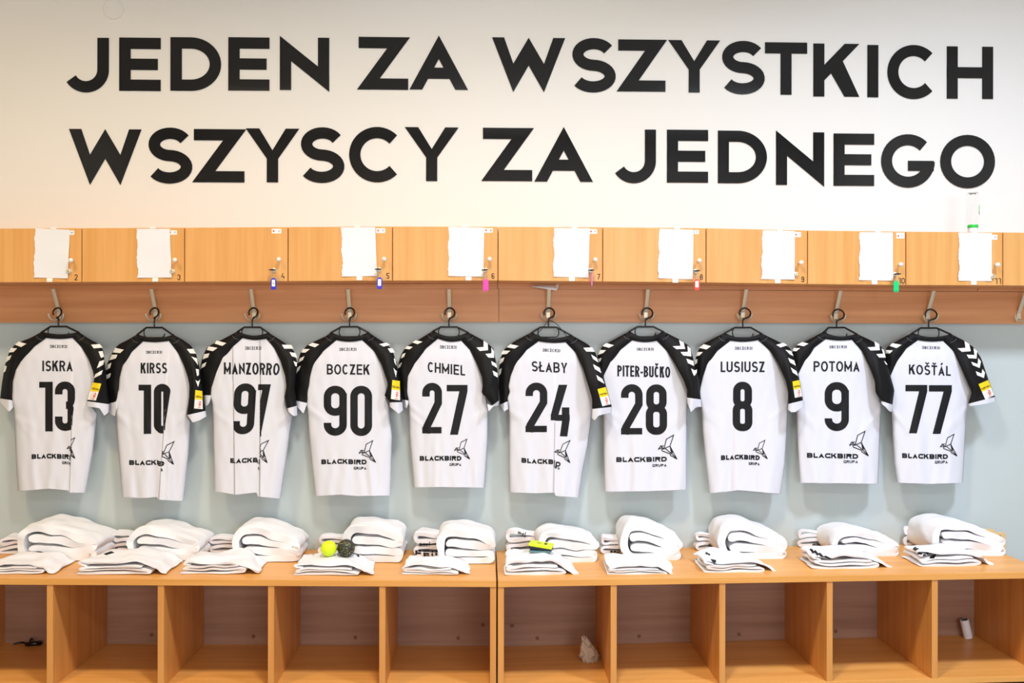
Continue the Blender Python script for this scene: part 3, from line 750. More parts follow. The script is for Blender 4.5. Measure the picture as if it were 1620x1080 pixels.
jersey(num=24, uo=780, lo=620, hang=(525, 45), CL=(370, 90), CR=(740, 115), dip=150, SL=(430, 180), SR=(690, 190), cb=192,
  sl=[(430, 180), (320, 260), (235, 380), (185, 510), (165, 610), (178, 660), (142, 745)], sr=[(690, 190), (780, 280), (850, 430), (910, 620), (940, 720), (942, 820)],
  ol=[(370, 90), (200, 180), (110, 250), (65, 350), (52, 500), (52, 600), (65, 780)], orr=[(740, 115), (900, 205), (970, 280), (1030, 440), (1072, 600), (1128, 800)],
  cl=[(68, 785), (105, 845), (146, 818)], cr=[(1124, 850), (1000, 885), (965, 930), (938, 905)], bl=[(557, 540), (555, 700), (555, 850), (558, 985)], br=[(945, 650), (930, 760), (905, 880), (885, 1010)],
  hem=[(558, 985), (680, 990), (772, 986), (777, 1002), (885, 1010)], pleat=[(772, 650, 768, 1000, 50)],
  name=('SŁABY', 365, 705, 365, 462, 18), dig=[('2', 308, 515, 570, 1042), ('4', 548, 728, 590, 1075)], logo=(615, 214, 848, 12), word=(470, 638, 246, 274, 8),
  chl=[[(165, 205), (243, 222), (205, 247), (132, 235)], [(95, 265), (163, 268), (130, 298), (72, 305)], [(70, 345), (108, 330), (95, 370), (57, 403)], [(58, 450), (82, 430), (75, 480), (54, 508)]],
  chr=[[(858, 240), (940, 235), (965, 278), (885, 275)], [(930, 302), (985, 335), (1000, 380), (950, 345)], [(950, 395), (1012, 430), (1028, 480), (965, 440)], [(980, 497), (1038, 535), (1058, 582), (995, 545)]],
  patch=[(992, 632), (1070, 612), (1118, 775), (1038, 795)])
jersey(num=28, uo=935, lo=940, hang=(516, 40), CL=(365, 80), CR=(680, 80), dip=138, SL=(390, 170), SR=(625, 175), cb=186,
  sl=[(390, 170), (280, 260), (200, 380), (140, 500), (130, 580), (120, 720)], sr=[(625, 175), (720, 270), (800, 400), (880, 550), (912, 640), (910, 712)],
  ol=[(365, 80), (220, 160), (110, 220), (60, 310), (55, 440), (50, 560), (60, 740)], orr=[(680, 80), (840, 160), (930, 220), (965, 320), (988, 430), (1020, 520), (1043, 730)],
  cl=[(60, 790), (90, 800), (118, 770)], cr=[(1050, 800), (1000, 800), (950, 850), (915, 765)], bl=[(45, 580), (45, 750), (48, 980)], br=[(441, 560), (440, 750), (440, 970)],
  hem=[(50, 982), (250, 980), (440, 972)], pleat=[],
  name=('PITER-BUČKO', 250, 752, 405, 510, 14), dig=[('2', 285, 490, 585, 1060), ('8', 520, 722, 587, 1065)], logo=(105, 240, 840, 0), word=(433, 595, 240, 266, 0),
  chl=[[(145, 195), (218, 215), (170, 240), (108, 222)], [(85, 260), (143, 262), (115, 290), (66, 308)], [(65, 345), (100, 335), (88, 370), (58, 390)]],
  chr=[[(835, 165), (880, 190), (893, 250), (850, 220)], [(775, 225), (850, 222), (893, 250), (810, 252)], [(915, 220), (942, 245), (953, 322), (920, 285)], [(850, 280), (918, 278), (953, 322), (875, 312)],
       [(905, 342), (972, 365), (978, 412), (920, 385)], [(950, 435), (985, 455), (980, 508), (965, 480)], [(985, 455), (1005, 445), (1005, 475), (980, 508)]], patch=None)
jersey(num=8, uo=1085, lo=940, hang=(541, 48), CL=(370, 95), CR=(715, 100), dip=145, SL=(420, 175), SR=(690, 170), cb=182,
  sl=[(420, 175), (300, 270), (220, 400), (180, 520), (150, 650), (140, 720)], sr=[(690, 170), (800, 270), (880, 400), (950, 560), (970, 650), (972, 772)],
  ol=[(370, 95), (300, 130), (150, 210), (100, 300), (80, 420), (72, 560), (80, 730)], orr=[(715, 100), (860, 170), (990, 240), (1032, 340), (1070, 500), (1092, 600), (1112, 738)],
  cl=[(80, 800), (110, 815), (140, 780)], cr=[(1122, 790), (1040, 850), (1000, 850), (970, 828)], bl=[(508, 560), (515, 700), (530, 850), (545, 990)], br=[(920, 580), (915, 700), (905, 850), (885, 990)],
  hem=[(545, 990), (690, 975), (885, 993)], pleat=[],
  name=('LUSIUSZ', 328, 750, 370, 470, 0), dig=[('8', 445, 632, 562, 1035)], logo=(602, 184, 834, 0), word=(465, 632, 230, 258, 0),
  chl=[[(170, 205), (240, 225), (195, 255), (125, 240)], [(110, 280), (162, 280), (130, 312), (96, 322)], [(88, 355), (110, 345), (108, 385), (84, 400)]],
  chr=[[(858, 212), (925, 192), (965, 215), (900, 237)], [(945, 258), (1000, 270), (1022, 318), (985, 300)], [(970, 335), (1028, 360), (1044, 410), (990, 380)], [(995, 425), (1050, 460), (1066, 508), (1015, 475)]],
  patch=[(1012, 560), (1078, 545), (1106, 700), (1035, 715)])
jersey(num=9, uo=1240, lo=1240, hang=(501, 48), CL=(380, 85), CR=(690, 105), dip=132, SL=(395, 160), SR=(650, 168), cb=170,
  sl=[(395, 160), (290, 240), (220, 360), (150, 500), (112, 650), (105, 740)], sr=[(650, 168), (740, 270), (820, 430), (865, 560), (868, 650), (885, 692), (925, 745)],
  ol=[(380, 85), (220, 170), (110, 230), (72, 290), (70, 430), (65, 560), (70, 730)], orr=[(690, 105), (830, 170), (940, 240), (968, 350), (1005, 480), (1050, 640), (1032, 780)],
  cl=[(70, 790), (95, 800), (108, 770)], cr=[(1025, 848), (1000, 840), (965, 800), (925, 770)], bl=[(60, 570), (62, 700), (70, 850), (75, 940)], br=[(462, 570), (455, 750), (448, 945)],
  hem=[(75, 940), (260, 942), (448, 945)], pleat=[],
  name=('POTOMA', 283, 720, 367, 465, 0), dig=[('9', 388, 618, 565, 1030)], logo=(110, 243, 822, 4), word=(432, 600, 218, 244, 0),
  chl=[[(175, 185), (235, 200), (190, 225), (125, 212)], [(95, 242), (155, 242), (120, 272), (82, 272)]],
  chr=[[(860, 178), (905, 205), (912, 262), (870, 232)], [(795, 235), (870, 230), (912, 262), (825, 265)], [(928, 245), (950, 262), (966, 330), (945, 300)], [(878, 300), (945, 295), (968, 332), (905, 332)], [(950, 362), (968, 375), (985, 400), (970, 398)]], patch=None)
jersey(num=77, uo=1395, lo=1240, hang=(445, 52), CL=(290, 95), CR=(655, 108), dip=138, SL=(340, 170), SR=(585, 178), cb=180,
  sl=[(340, 170), (230, 250), (160, 370), (95, 520), (90, 620), (90, 720)], sr=[(585, 178), (680, 270), (740, 400), (810, 560), (855, 660), (822, 770)],
  ol=[(290, 95), (150, 170), (40, 240), (28, 330), (20, 450), (20, 560), (30, 720)], orr=[(655, 108), (780, 170), (880, 240), (945, 340), (1005, 520), (1075, 705)],
  cl=[(30, 790), (55, 800), (88, 760)], cr=[(1085, 745), (1000, 768), (830, 795)], bl=[(510, 560), (515, 700), (525, 850), (538, 940)], br=[(868, 610), (860, 750), (850, 940)],
  hem=[(538, 940), (700, 945), (850, 940)], pleat=[],
  name=('KOŠŤÁL', 258, 655, 397, 490, 16), dig=[('7', 225, 432, 592, 1050), ('7', 448, 665, 594, 1055)], logo=(562, 217, 823, 4), word=(382, 552, 224, 250, 4),
  chl=[[(100, 195), (188, 212), (140, 242), (75, 222)], [(42, 260), (105, 265), (75, 295), (36, 292)]],
  chr=[[(785, 175), (830, 205), (845, 270), (795, 240)], [(720, 245), (795, 240), (845, 272), (760, 278)], [(870, 240), (905, 270), (900, 340), (880, 310)], [(805, 305), (880, 308), (900, 342), (825, 338)],
       [(915, 335), (942, 370), (930, 430), (910, 400)], [(848, 372), (915, 395), (930, 432), (865, 405)], [(955, 440), (980, 475), (970, 527), (945, 500)], [(892, 462), (950, 485), (970, 527), (905, 500)]],
  patch=[(918, 585), (1010, 545), (1068, 690), (985, 735)])

BIRD = [[(1065, 160), (1205, 85), (1135, 295), (1020, 345), (1065, 160)], [(910, 355), (955, 290), (1015, 290)], [(910, 355), (985, 320), (955, 290)], [(985, 320), (1020, 345)],
        [(1020, 345), (975, 350), (985, 385), (1140, 445), (1145, 475), (1270, 550)], [(1135, 295), (1200, 420), (1270, 550)], [(1050, 345), (1165, 440), (1270, 550)], [(1135, 295), (1165, 440)], [(1135, 295), (1185, 430)]]

def make_jersey(idx, j):
    rnd = random.Random(100 + idx * 13)
    u0, l0 = j['uo'], j['lo']
    sl, sr = U(u0, j['sl']), U(u0, j['sr']); ol, orr = U(u0, j['ol']), U(u0, j['orr'])
    CL, CR = U(u0, [j['CL']])[0], U(u0, [j['CR']])[0]
    bl, br = Lc(l0, j['bl']), Lc(l0, j['br']); hem = Lc(l0, j['hem'])
    ya = (bl[0][1] + br[0][1]) / 2                                   # armpit row
    mono = lambda s, y: [p for p in s if p[1] < y - 6]
    EL = mono(sl, bl[0][1]) + bl; ER = mono(sr, br[0][1]) + br        # body edges, top to hem
    # keep y increasing
    def inc(P):
        o = [P[0]]
        for p in P[1:]:
            if p[1] > o[-1][1] + .3: o.append(p)
        return o
    EL, ER = inc(EL), inc(ER)
    ytop = min(EL[0][1], ER[0][1]) - 2
    yh = sum(p[1] for p in hem) / len(hem)
    pl = []
    for (xa, y0, xb, y1, hd) in j['pleat']:
        pl.append((l0 + xa / 3, 450 + y0 / 3, l0 + xb / 3, 450 + y1 / 3, hd / 3))
    pl.sort(key=lambda p: p[2])
    folds = []
    xl, xr = EL[-1][0], ER[-1][0]
    for k in range(6):
        f = (k + .5 + rnd.uniform(-.35, .35)) / 6
        folds.append((xl + (xr - xl) * f, rnd.uniform(-.25, .25), rnd.uniform(5, 10), rnd.choice((-1, 1, 1)) * rnd.uniform(.004, .0115), rnd.uniform(.1, .4)))
    diag = []
    for s_ in (-1, 1):
        for k in range(2):
            diag.append((s_, rnd.uniform(.5, 1.3), rnd.uniform(4, 7), rnd.uniform(.002, .0045), rnd.uniform(0, 14)))
    ph = rnd.uniform(0, 6)
    def edges(y): return interp(EL, y), interp(ER, y)
    def depth(x, y):
        a, c = edges(y); xi = (2 * x - a - c) / max(1, c - a)
        v = (y - ytop) / (yh - ytop)
        e = math.sqrt(max(0.0, 1 - min(1, abs(xi)) ** 4))
        k = smst(ya - 14, ya + 20, y)
        T = (.030 + .014 * v) * (k * e + (1 - k) * (.72 + .28 * e)) * (.55 + .45 * smst(0, .16, v))
        for fx, sl_, wd, am, v0 in folds:
            xc = fx + sl_ * (yh - y) * .35
            T += am * smst(v0, 1.0, v) * math.exp(-((x - xc) / wd) ** 2) * (1 - .6 * abs(xi) ** 3)
        for s_, sp, wd, am, off in diag:
            xe = a if s_ < 0 else c
            dd = abs(x - xe); yy = ya + off + dd * sp
            T += am * math.exp(-((y - yy) / wd) ** 2) * math.exp(-(dd / 26) ** 2)
        T += .0011 * math.sin(x * .34 + ph) * math.sin(y * .09 + ph)
        return HY - T
    def hidden(p, y): return p[4] / 2 * min(1.05, max(0.0, (y - p[1]) / (p[3] - p[1])))
    def crease(p, y):
        f = (y - p[1]) / (p[3] - p[1]); return p[0] + (p[2] - p[0]) * f
    def hemoff(x, y):
        v = max(0.0, (y - ytop) / (yh - ytop)); hy = yh
        for (xa, a1), (xb, b1) in zip(hem, hem[1:]):
            if xa <= x <= xb: hy = a1 + (b1 - a1) * (x - xa) / max(.1, xb - xa); break
        else: hy = hem[0][1] if x < hem[0][0] else hem[-1][1]
        return (hy - yh) * v ** 3
    def cloth(c, y, off=0.0):
        """cloth coordinate -> world; pleats fold the cloth under itself"""
        x = c; dz = 0.0; sh = 0.0
        for p in pl:
            h = hidden(p, y); cx = crease(p, y); s_ = h / max(.1, p[4] / 2) if p[4] else 0
            c1 = cx + sh
            am = min(1.0, p[4] / 14) * s_
            if c <= c1:
                dz += .0035 * am * smst(-34, 0, c - c1)
                break
            if c <= c1 + h:
                x = c - sh; dz += .004 * am; break
            if c <= c1 + 2 * h:
                x = cx + h - (c - c1 - h) ; f = (c - c1 - h) / max(h, .01)
                dz += (.004 - .0075 * f) * am; break
            sh += 2 * h; x = c - sh
            dz += -.0035 * am * math.exp(-((x - cx) / 22) ** 2)
        yd = depth(x, y) + dz
        return W(x, y + hemoff(x, y), yd - off)
    cn = W((CL[0] + CR[0]) / 2, CL[1], HY)
    lab = f'white jersey with black raglan sleeves and a large black number {j["num"]}, on a hanger'
    root = thing('jersey', (cn.x, HY, W(CL[0], yh, HY).z), lab, 'jersey', 'match jerseys hanging in a row')
    # body
    NR = 84; rows = []
    for i in range(NR + 1):
        y = ytop + (yh - ytop) * i / NR
        a, c = edges(y)
        if y < ya: k = smst(ya - 2, ya - 22, y); a -= 3 * k; c += 3 * k
        br_ = [a]; sh = 0.0
        for p in pl:
            h = hidden(p, y); cx = crease(p, y) + sh
            br_ += [cx, cx + h, cx + 2 * h]; sh += 2 * h
        br_.append(c + sh)
        row = []
        segs = [8 if False else 0] * 0
        for s_ in range(len(br_) - 1):
            kind = s_ % 3
            n = 3 if kind in (1, 2) else max(8, int(round((hem[-1][0] - hem[0][0]) / 2.0 / (len(pl) + 1))))
            for q in range(n): row.append(br_[s_] + (br_[s_ + 1] - br_[s_]) * q / n)
        row.append(br_[-1])
        front = [cloth(cc, y) for cc in row]
        back = []
        NB = 14
        for q in range(1, NB):
            f = q / NB; x = c + (a - c) * f
            e = math.sqrt(max(0, 1 - abs(2 * f - 1) ** 4))
            k = smst(ya - 14, ya + 20, y)
            back.append(W(x, y + hemoff(x, y) + 1.5 * smst(.8, 1, i / NR) * math.sin(f * 9 + idx), HY + (.012 + .016 * i / NR) * e + .004 * math.sin(f * 11 + idx) * i / NR))
        rows.append(front + back)
    g = MB(); g.grid(rows, 0, True)
    body = build('body', g, M['jwhite'], root, root, smooth=True)
    # hem stitching line
    # sleeves and cuffs
    def sleeve(inner, outer, cuff, side, chev, patch):
        n = 26; I = resample(inner, n); O = resample(outer, n)
        d0 = []; front = []; loop = []
        m_ = 14
        def dep(t, uu, fr):
            pin = I[min(n - 1, int(round(t * (n - 1))))]
            sft = ({24: -.068, 28: -.050, 8: -.060, 9: -.056}.get(j['num'], -.036) if side > 0 else .020) * smst(.10, .75, t)
            lo_ = smst(.55, .95, t)
            din = depth(pin[0], min(pin[1], ya)) - .003
            din = din * (1 - lo_) + (HY - .028) * lo_ + sft * (1 if side > 0 else .7)
            dout = HY - .006 + sft
            B = .014 + .012 * t
            s_ = math.sin(PI * uu) ** .8
            if fr:
                rip = .0022 * math.sin(uu * 9 + t * 5 + idx) * smst(.2, .6, t) + .0018 * math.sin(t * 21 + uu * 4 + idx)
                return din * (1 - uu) + dout * uu - B * s_ - rip * s_
            return (din + .030) * (1 - uu) + dout * uu + B * .7 * s_
        for i in range(n):
            t = i / (n - 1); fr = []; bk = []
            for k in range(m_ + 1):
                uu = k / m_; p = I[i] * (1 - uu) + O[i] * uu
                d = dep(t, uu, True)
                fr.append(W(p[0], p[1], d)); front.append((p[0], p[1], d))
            for k in range(m_ - 1, 0, -1):
                uu = k / m_; p = I[i] * (1 - uu) + O[i] * uu
                bk.append(W(p[0], p[1] + 2 * smst(.8, 1, t), dep(t, uu, False)))
            loop.append(fr + bk)
        FR = np.array(front)
        def sd(x, y):
            d2 = (FR[:, 0] - x) ** 2 + (FR[:, 1] - y) ** 2
            ii = np.argsort(d2)[:5]; ww = 1 / (d2[ii] + .15)
            return float((FR[ii, 2] * ww).sum() / ww.sum())
        g = MB(); g.grid(loop, 0, True)
        for q in chev:
            for rr in ([[W(p[0], p[1], sd(p[0], p[1]) - .0016) for p in row] for row in subdiv(U(u0, q), 2.0)],):
                g.grid(rr, 1)
        slv = build('sleeve', g, [M['jblack'], M['chev']], root, root, smooth=True, recalc=False)
        # cuff: white band below the sleeve, slightly flared
        cp = resample(U(u0, cuff), m_ + 1)
        if side > 0: cp = cp[::-1]
        else: cp = cp[::-1]
        top = loop[-1]; rows = []
        last = [W(c_[0], c_[1], dep(1, k / m_, True) - .003) for k, c_ in enumerate(cp)]
        lastb = [W(cp[k][0], cp[k][1] - 1, dep(1, k / m_, False) + .002) for k in range(m_ - 1, 0, -1)]
        end = last + lastb
        tp = [Vector(p) for p in top]
        cen = sum(tp, Vector()) / len(tp)
        tp2 = [p + (p - cen) * .02 + Vector((0, -.0022 if k <= m_ else .001, 0)) for k, p in enumerate(tp)]
        for f in (0, .25, .5, .75, 1): rows.append([a * (1 - f) + b_ * f for a, b_ in zip(tp2, end)])
        g = MB(); g.grid(rows, 0, True)
        build('cuff', g, M['jwhite'], root, root, smooth=True)['label'] = 'white sleeve cuff'
        if patch:
            a, b_, c_, d_ = [np.array(p) for p in U(u0, patch)]
            g = MB()
            def pt(uu, vv, o=.0022):
                p = (a * (1 - uu) + b_ * uu) * (1 - vv) + (d_ * (1 - uu) + c_ * uu) * vv
                return W(p[0], p[1], sd(p[0], p[1]) - o)
            n_ = 8
            for ii in range(n_):
                for kk in range(n_):
                    u1, v1 = ii / n_, kk / n_; e = 1 / n_
                    yel = (v1 + e / 2) < .52 - .10 * (2 * max(0, u1 + e / 2 - .5)) ** 2
                    g.quad(pt(u1, v1), pt(u1 + e, v1), pt(u1 + e, v1 + e), pt(u1, v1 + e), 0 if yel else 1)
            for q in word('FORTUNA', .08, .94, .11, .026, .25):
                for row in (subdiv(q, .06),):
                    g.grid([[pt(p[0], .40 - p[1], .0034) for p in r_] for r_ in row], 2)
            for path in ([(.60, .62), (.70, .60), (.76, .70), (.70, .80), (.55, .84)], [(.5, .70), (.64, .74), (.60, .86)]):
                for q in stroke(catmull(path, 4), .07): g.grid([[pt(p[0], p[1], .0034) for p in r_] for r_ in subdiv(q, .06)], 3)
            for q in bar(.42, .92, .78, .95): g.grid([[pt(p[0], p[1], .0034) for p in r_] for r_ in subdiv(q, .1)], 3)
            build('sleeve_patch', g, [M['yellow'], M['chev'], M['print'], M['orange']], root, root, recalc=False)['label'] = 'yellow and white sponsor patch on the sleeve'
        return sd
    sleeve(sl, ol, j['cl'], -1, j['chl'], None)
    sleeve(sr, orr, j['cr'], 1, j['chr'], j['patch'])
    # collar band
    n = 24
    SL, SR = U(u0, [j['SL']])[0], U(u0, [j['SR']])[0]
    dipy = 510 + j['dip'] / 6; cby = 510 + j['cb'] / 6
    topc = catmull([CL, (CL[0] * .80 + CR[0] * .20, CL[1] * .35 + dipy * .65), ((CL[0] + CR[0]) / 2, dipy), (CL[0] * .20 + CR[0] * .80, CR[1] * .35 + dipy * .65), CR], 6)
    botc = catmull([(CL[0] - 8.5, CL[1] + 6.5), (SL[0] - 1.5, SL[1] - 1), ((SL[0] + SR[0]) / 2, cby), (SR[0] + 1.5, SR[1] - 1), (CR[0] + 8.5, CR[1] + 6.5)], 6)
    rows = []
    for i in range(len(topc)):
        f = i / (len(topc) - 1); e = abs(2 * f - 1)
        row = []
        for k in range(6):
            s_ = k / 5; p = topc[i] * (1 - s_) + botc[i] * s_
            dm = depth(min(max(p[0], SL[0]), SR[0]), max(p[1], ytop)) - .004
            d = dm * (1 - e ** 3) + (HY - .006 - .014 * s_) * e ** 3 - .0035 * math.sin(PI * s_)
            row.append(W(p[0], p[1], d))
        back = [W(topc[i][0] * (1 - s_) + botc[i][0] * s_, topc[i][1] * (1 - s_) + botc[i][1] * s_, HY - .002 + .004 * (1 - e)) for s_ in (.9, .6, .3, .08)]
        rows.append(row + back)
    g = MB(); g.grid(rows, 0, True)
    # grey stitch where collar meets shoulder
    for s_ in (-1, 1):
        c_ = CL if s_ < 0 else CR
        path = [(c_[0] + s_ * 9.2, c_[1] + 7.2), (c_[0] + s_ * 5.8, c_[1] + 11.5), (c_[0] - s_ * .5, c_[1] + 13.8)]
        for q in stroke(path, .45):
            g.quad(*[W(p[0], p[1], HY - .034) for p in q], 1)
    build('collar', g, [M['jblack'], M['stitch']], root, root, smooth=True, recalc=False)
    # prints
    def put(quads, d, name, label=None):
        g = MB()
        for q in quads:
            g.grid([[cloth(p[0], p[1], .0013) for p in r_] for r_ in subdiv(q, d)])
        o = build(name, g, M['print'], root, root, smooth=True, recalc=False)
        if label: o['label'] = label
    nm, x0, x1, t0, t1, slant = j['name']
    (x0, t0), (x1, t1) = U(u0, [(x0, t0), (x1, t1)])
    h = t1 - t0
    put([tuple((p[0], t1 - p[1] + (slant / 6) * (p[0] - x0) / (x1 - x0)) for p in q) for q in word(nm, x0, x1, h, h * .155, .19)], 2.2, 'name_print', 'player name in black capitals')
    qs = []
    for ch, a, c, t0, t1 in j['dig']:
        (a, t0), (c, t1) = U(u0, [(a, t0), (c, t1)])
        ww = c - a
        qs += [tuple((a + p[0], t1 - p[1]) for p in q) for q in glyph(ch, ww, t1 - t0, 11.8)]
    put(qs, 1.3 if pl else 2.4, 'number_print', 'large black shirt number')
    lx, lw, ly, lsl = j['logo']
    lx, ly = l0 + lx / 3, 450 + ly / 3; lw /= 3; sc = lw / 970
    qs = [tuple((p[0], ly - p[1] + lsl / 3 * (p[0] - lx) / lw) for p in q) for q in word('BLACKBIRD', lx, lx + lw, 7.6, 2.15, .11, True)]
    qs += [tuple((p[0], ly + 8.2 - p[1]) for p in q) for q in word('GRUPA', lx + lw * .715, lx + lw * .995, 4.3, 1.0, .16, True)]
    for path in BIRD: qs += [tuple((lx + (p[0] - 105) * sc, ly - (590 - p[1]) * sc) for p in q) for q in stroke(path, 16)]
    put(qs, 1.0 if pl else 1.5, 'sponsor_print', 'black sponsor wordmark with a line-drawn bird')
    x0, x1, t0, t1, slant = j['word']
    (x0, t0), (x1, t1) = U(u0, [(x0, t0), (x1, t1)])
    put([tuple((p[0], t1 - p[1] + slant / 6 * (p[0] - x0) / (x1 - x0)) for p in q) for q in word('3BCZCR3I', x0, x1, t1 - t0, .85, .3)], 1.5, 'motto_print', 'tiny lettering under the collar')
    return cn

def make_hanger(idx, j):
    u0 = j['uo']; hx, hy = u0 + j['hang'][0] / 6, 510 + j['hang'][1] / 6
    CL, CR = U(u0, [j['CL']])[0], U(u0, [j['CR']])[0]
    ol, orr = U(u0, j['ol']), U(u0, j['orr'])
    pyc = 497 if idx < 8 else 499
    hk = W(HOOKX[idx], pyc, HY0)
    p0 = W(hx, hy, HY)
    root = thing('clothes_hanger', (p0.x, HY, p0.z), f'black plastic hanger holding jersey number {j["num"]}', 'hanger', 'black hangers on the coat hooks')
    # hook: ring over the root of the coat hook
    rc = Vector((hk.x + .003, (HY + HY0 - .016) / 2 - .008, hk.z + .006)); R = .0225
    yr = HY0 - .0185
    pts = []
    for k in range(26):
        a = math.radians(205 - k * 11.2)
        pts.append((rc.x + R * math.cos(a), yr + (HY - yr) * smst(8, 25, k) * .8, hk.z + .0055 + R * math.sin(a)))
    pts += [(p0.x + .0015, HY, hk.z - .026), (p0.x, HY, hk.z - .036), (p0.x, HY, p0.z)]
    g = MB(); g.tube(catmull(pts, 3), .0036, 10); build('hanger_hook', g, M['hanger'], root, root, smooth=True)
    # shoulder bars
    hw = 12.6
    eL = (ol[1][0] * .5 + ol[2][0] * .5 + 7, ol[1][1] * .5 + ol[2][1] * .5 + 5.5); eR = (orr[1][0] * .5 + orr[2][0] * .5 - 7, orr[1][1] * .5 + orr[2][1] * .5 + 5.5)
    bar_ = [eL, (CL[0], CL[1] + .8), (hx - hw, hy), (hx + hw, hy), (CR[0], CR[1] + .8), eR]
    dn = []
    for a, c in zip(bar_, bar_[1:]):
        for k in range(6): dn.append((a[0] + (c[0] - a[0]) * k / 6, a[1] + (c[1] - a[1]) * k / 6))
    dn.append(bar_[-1])
    g = MB(); g.tube([W(x, y, HY) for x, y in dn], .0043, 10, ref=(0, -1, 0)); build('shoulder_bar', g, M['hanger'], root, root, smooth=True)
    # inner loop under the top bar
    lw, lh = 16.5, 16.0
    loop = [(hx - hw * .95, hy + .5)] + [(x + hx, hy + lh / 2 - y) for x, y in arc(-lw + 5, 0, 5, lh / 2 - .3, 110, 262, 8)]
    loop += [(x + hx, hy + lh / 2 - y) for x, y in arc(lw - 5, 0, 5, lh / 2 - .3, 278, 350 if idx in (0, 1, 6, 7, 8) else 430, 8)]
    if idx == 2: loop = loop
    g = MB(); g.tube([W(x, y, HY) for x, y in loop], .0028, 8, ref=(0, -1, 0)); build('accessory_loop', g, M['hanger'], root, root, smooth=True)

for i, j in enumerate(J):
    make_hanger(i, j)
    make_jersey(i, j)

# cord hung over the sixth hook
g = MB()
hp = W(HOOKX[5], 497, HY0)
cpts = [W(846, 533, HY - .012), W(853, 525, HY - .012), W(862, 514, HY - .012), Vector((hp.x + .004, HY0 - .026, hp.z - .030)), W(880, 512, HY - .012), W(889, 522, HY - .012), W(897, 532, HY - .012)]
g.tube(catmull(cpts, 5), .0016, 8)
solo('cord', g, M['hanger'], (hp.x, HY - .012, cpts[0].z), 'thin black cord looped behind the hanger of jersey number 24', 'cord', smooth=True)
# folded slip of paper lying on the sixth hook
g = MB()
def strip(lo, hi, back):
    L_ = [W(*p) for p in lo]; H_ = [W(*p) for p in hi]
    g.grid([[v + Vector((0, back, .003)) for v in H_], H_, L_, [v + Vector((0, back, .001)) for v in L_]])
strip([(840.8, 453.3, -.070), (853, 455.3, -.080), (867, 457.6, -.088), (880.2, 459.6, -.090)], [(840.8, 452.6, -.070), (853, 453.6, -.080), (867, 454.6, -.088), (880.6, 455.6, -.090)], .012)
strip([(841.5, 452.9, -.060), (860, 453.0, -.066), (877, 455.0, -.070)], [(841.5, 452.4, -.060), (860, 452.0, -.066), (877, 452.6, -.070)], .02)
strip([(876.5, 459.0, -.0895), (880.3, 459.6, -.0905), (883, 455.5, -.080)], [(877.5, 452.8, -.072), (881, 450.2, -.078), (883.2, 449.2, -.074)], .006)
q = [0, 0, W(868, 457.2, -.088)]
solo('paper_slip', g, M['paper'], tuple(q[2]), 'folded white paper slip lying on the hook of jersey number 24', 'paper')

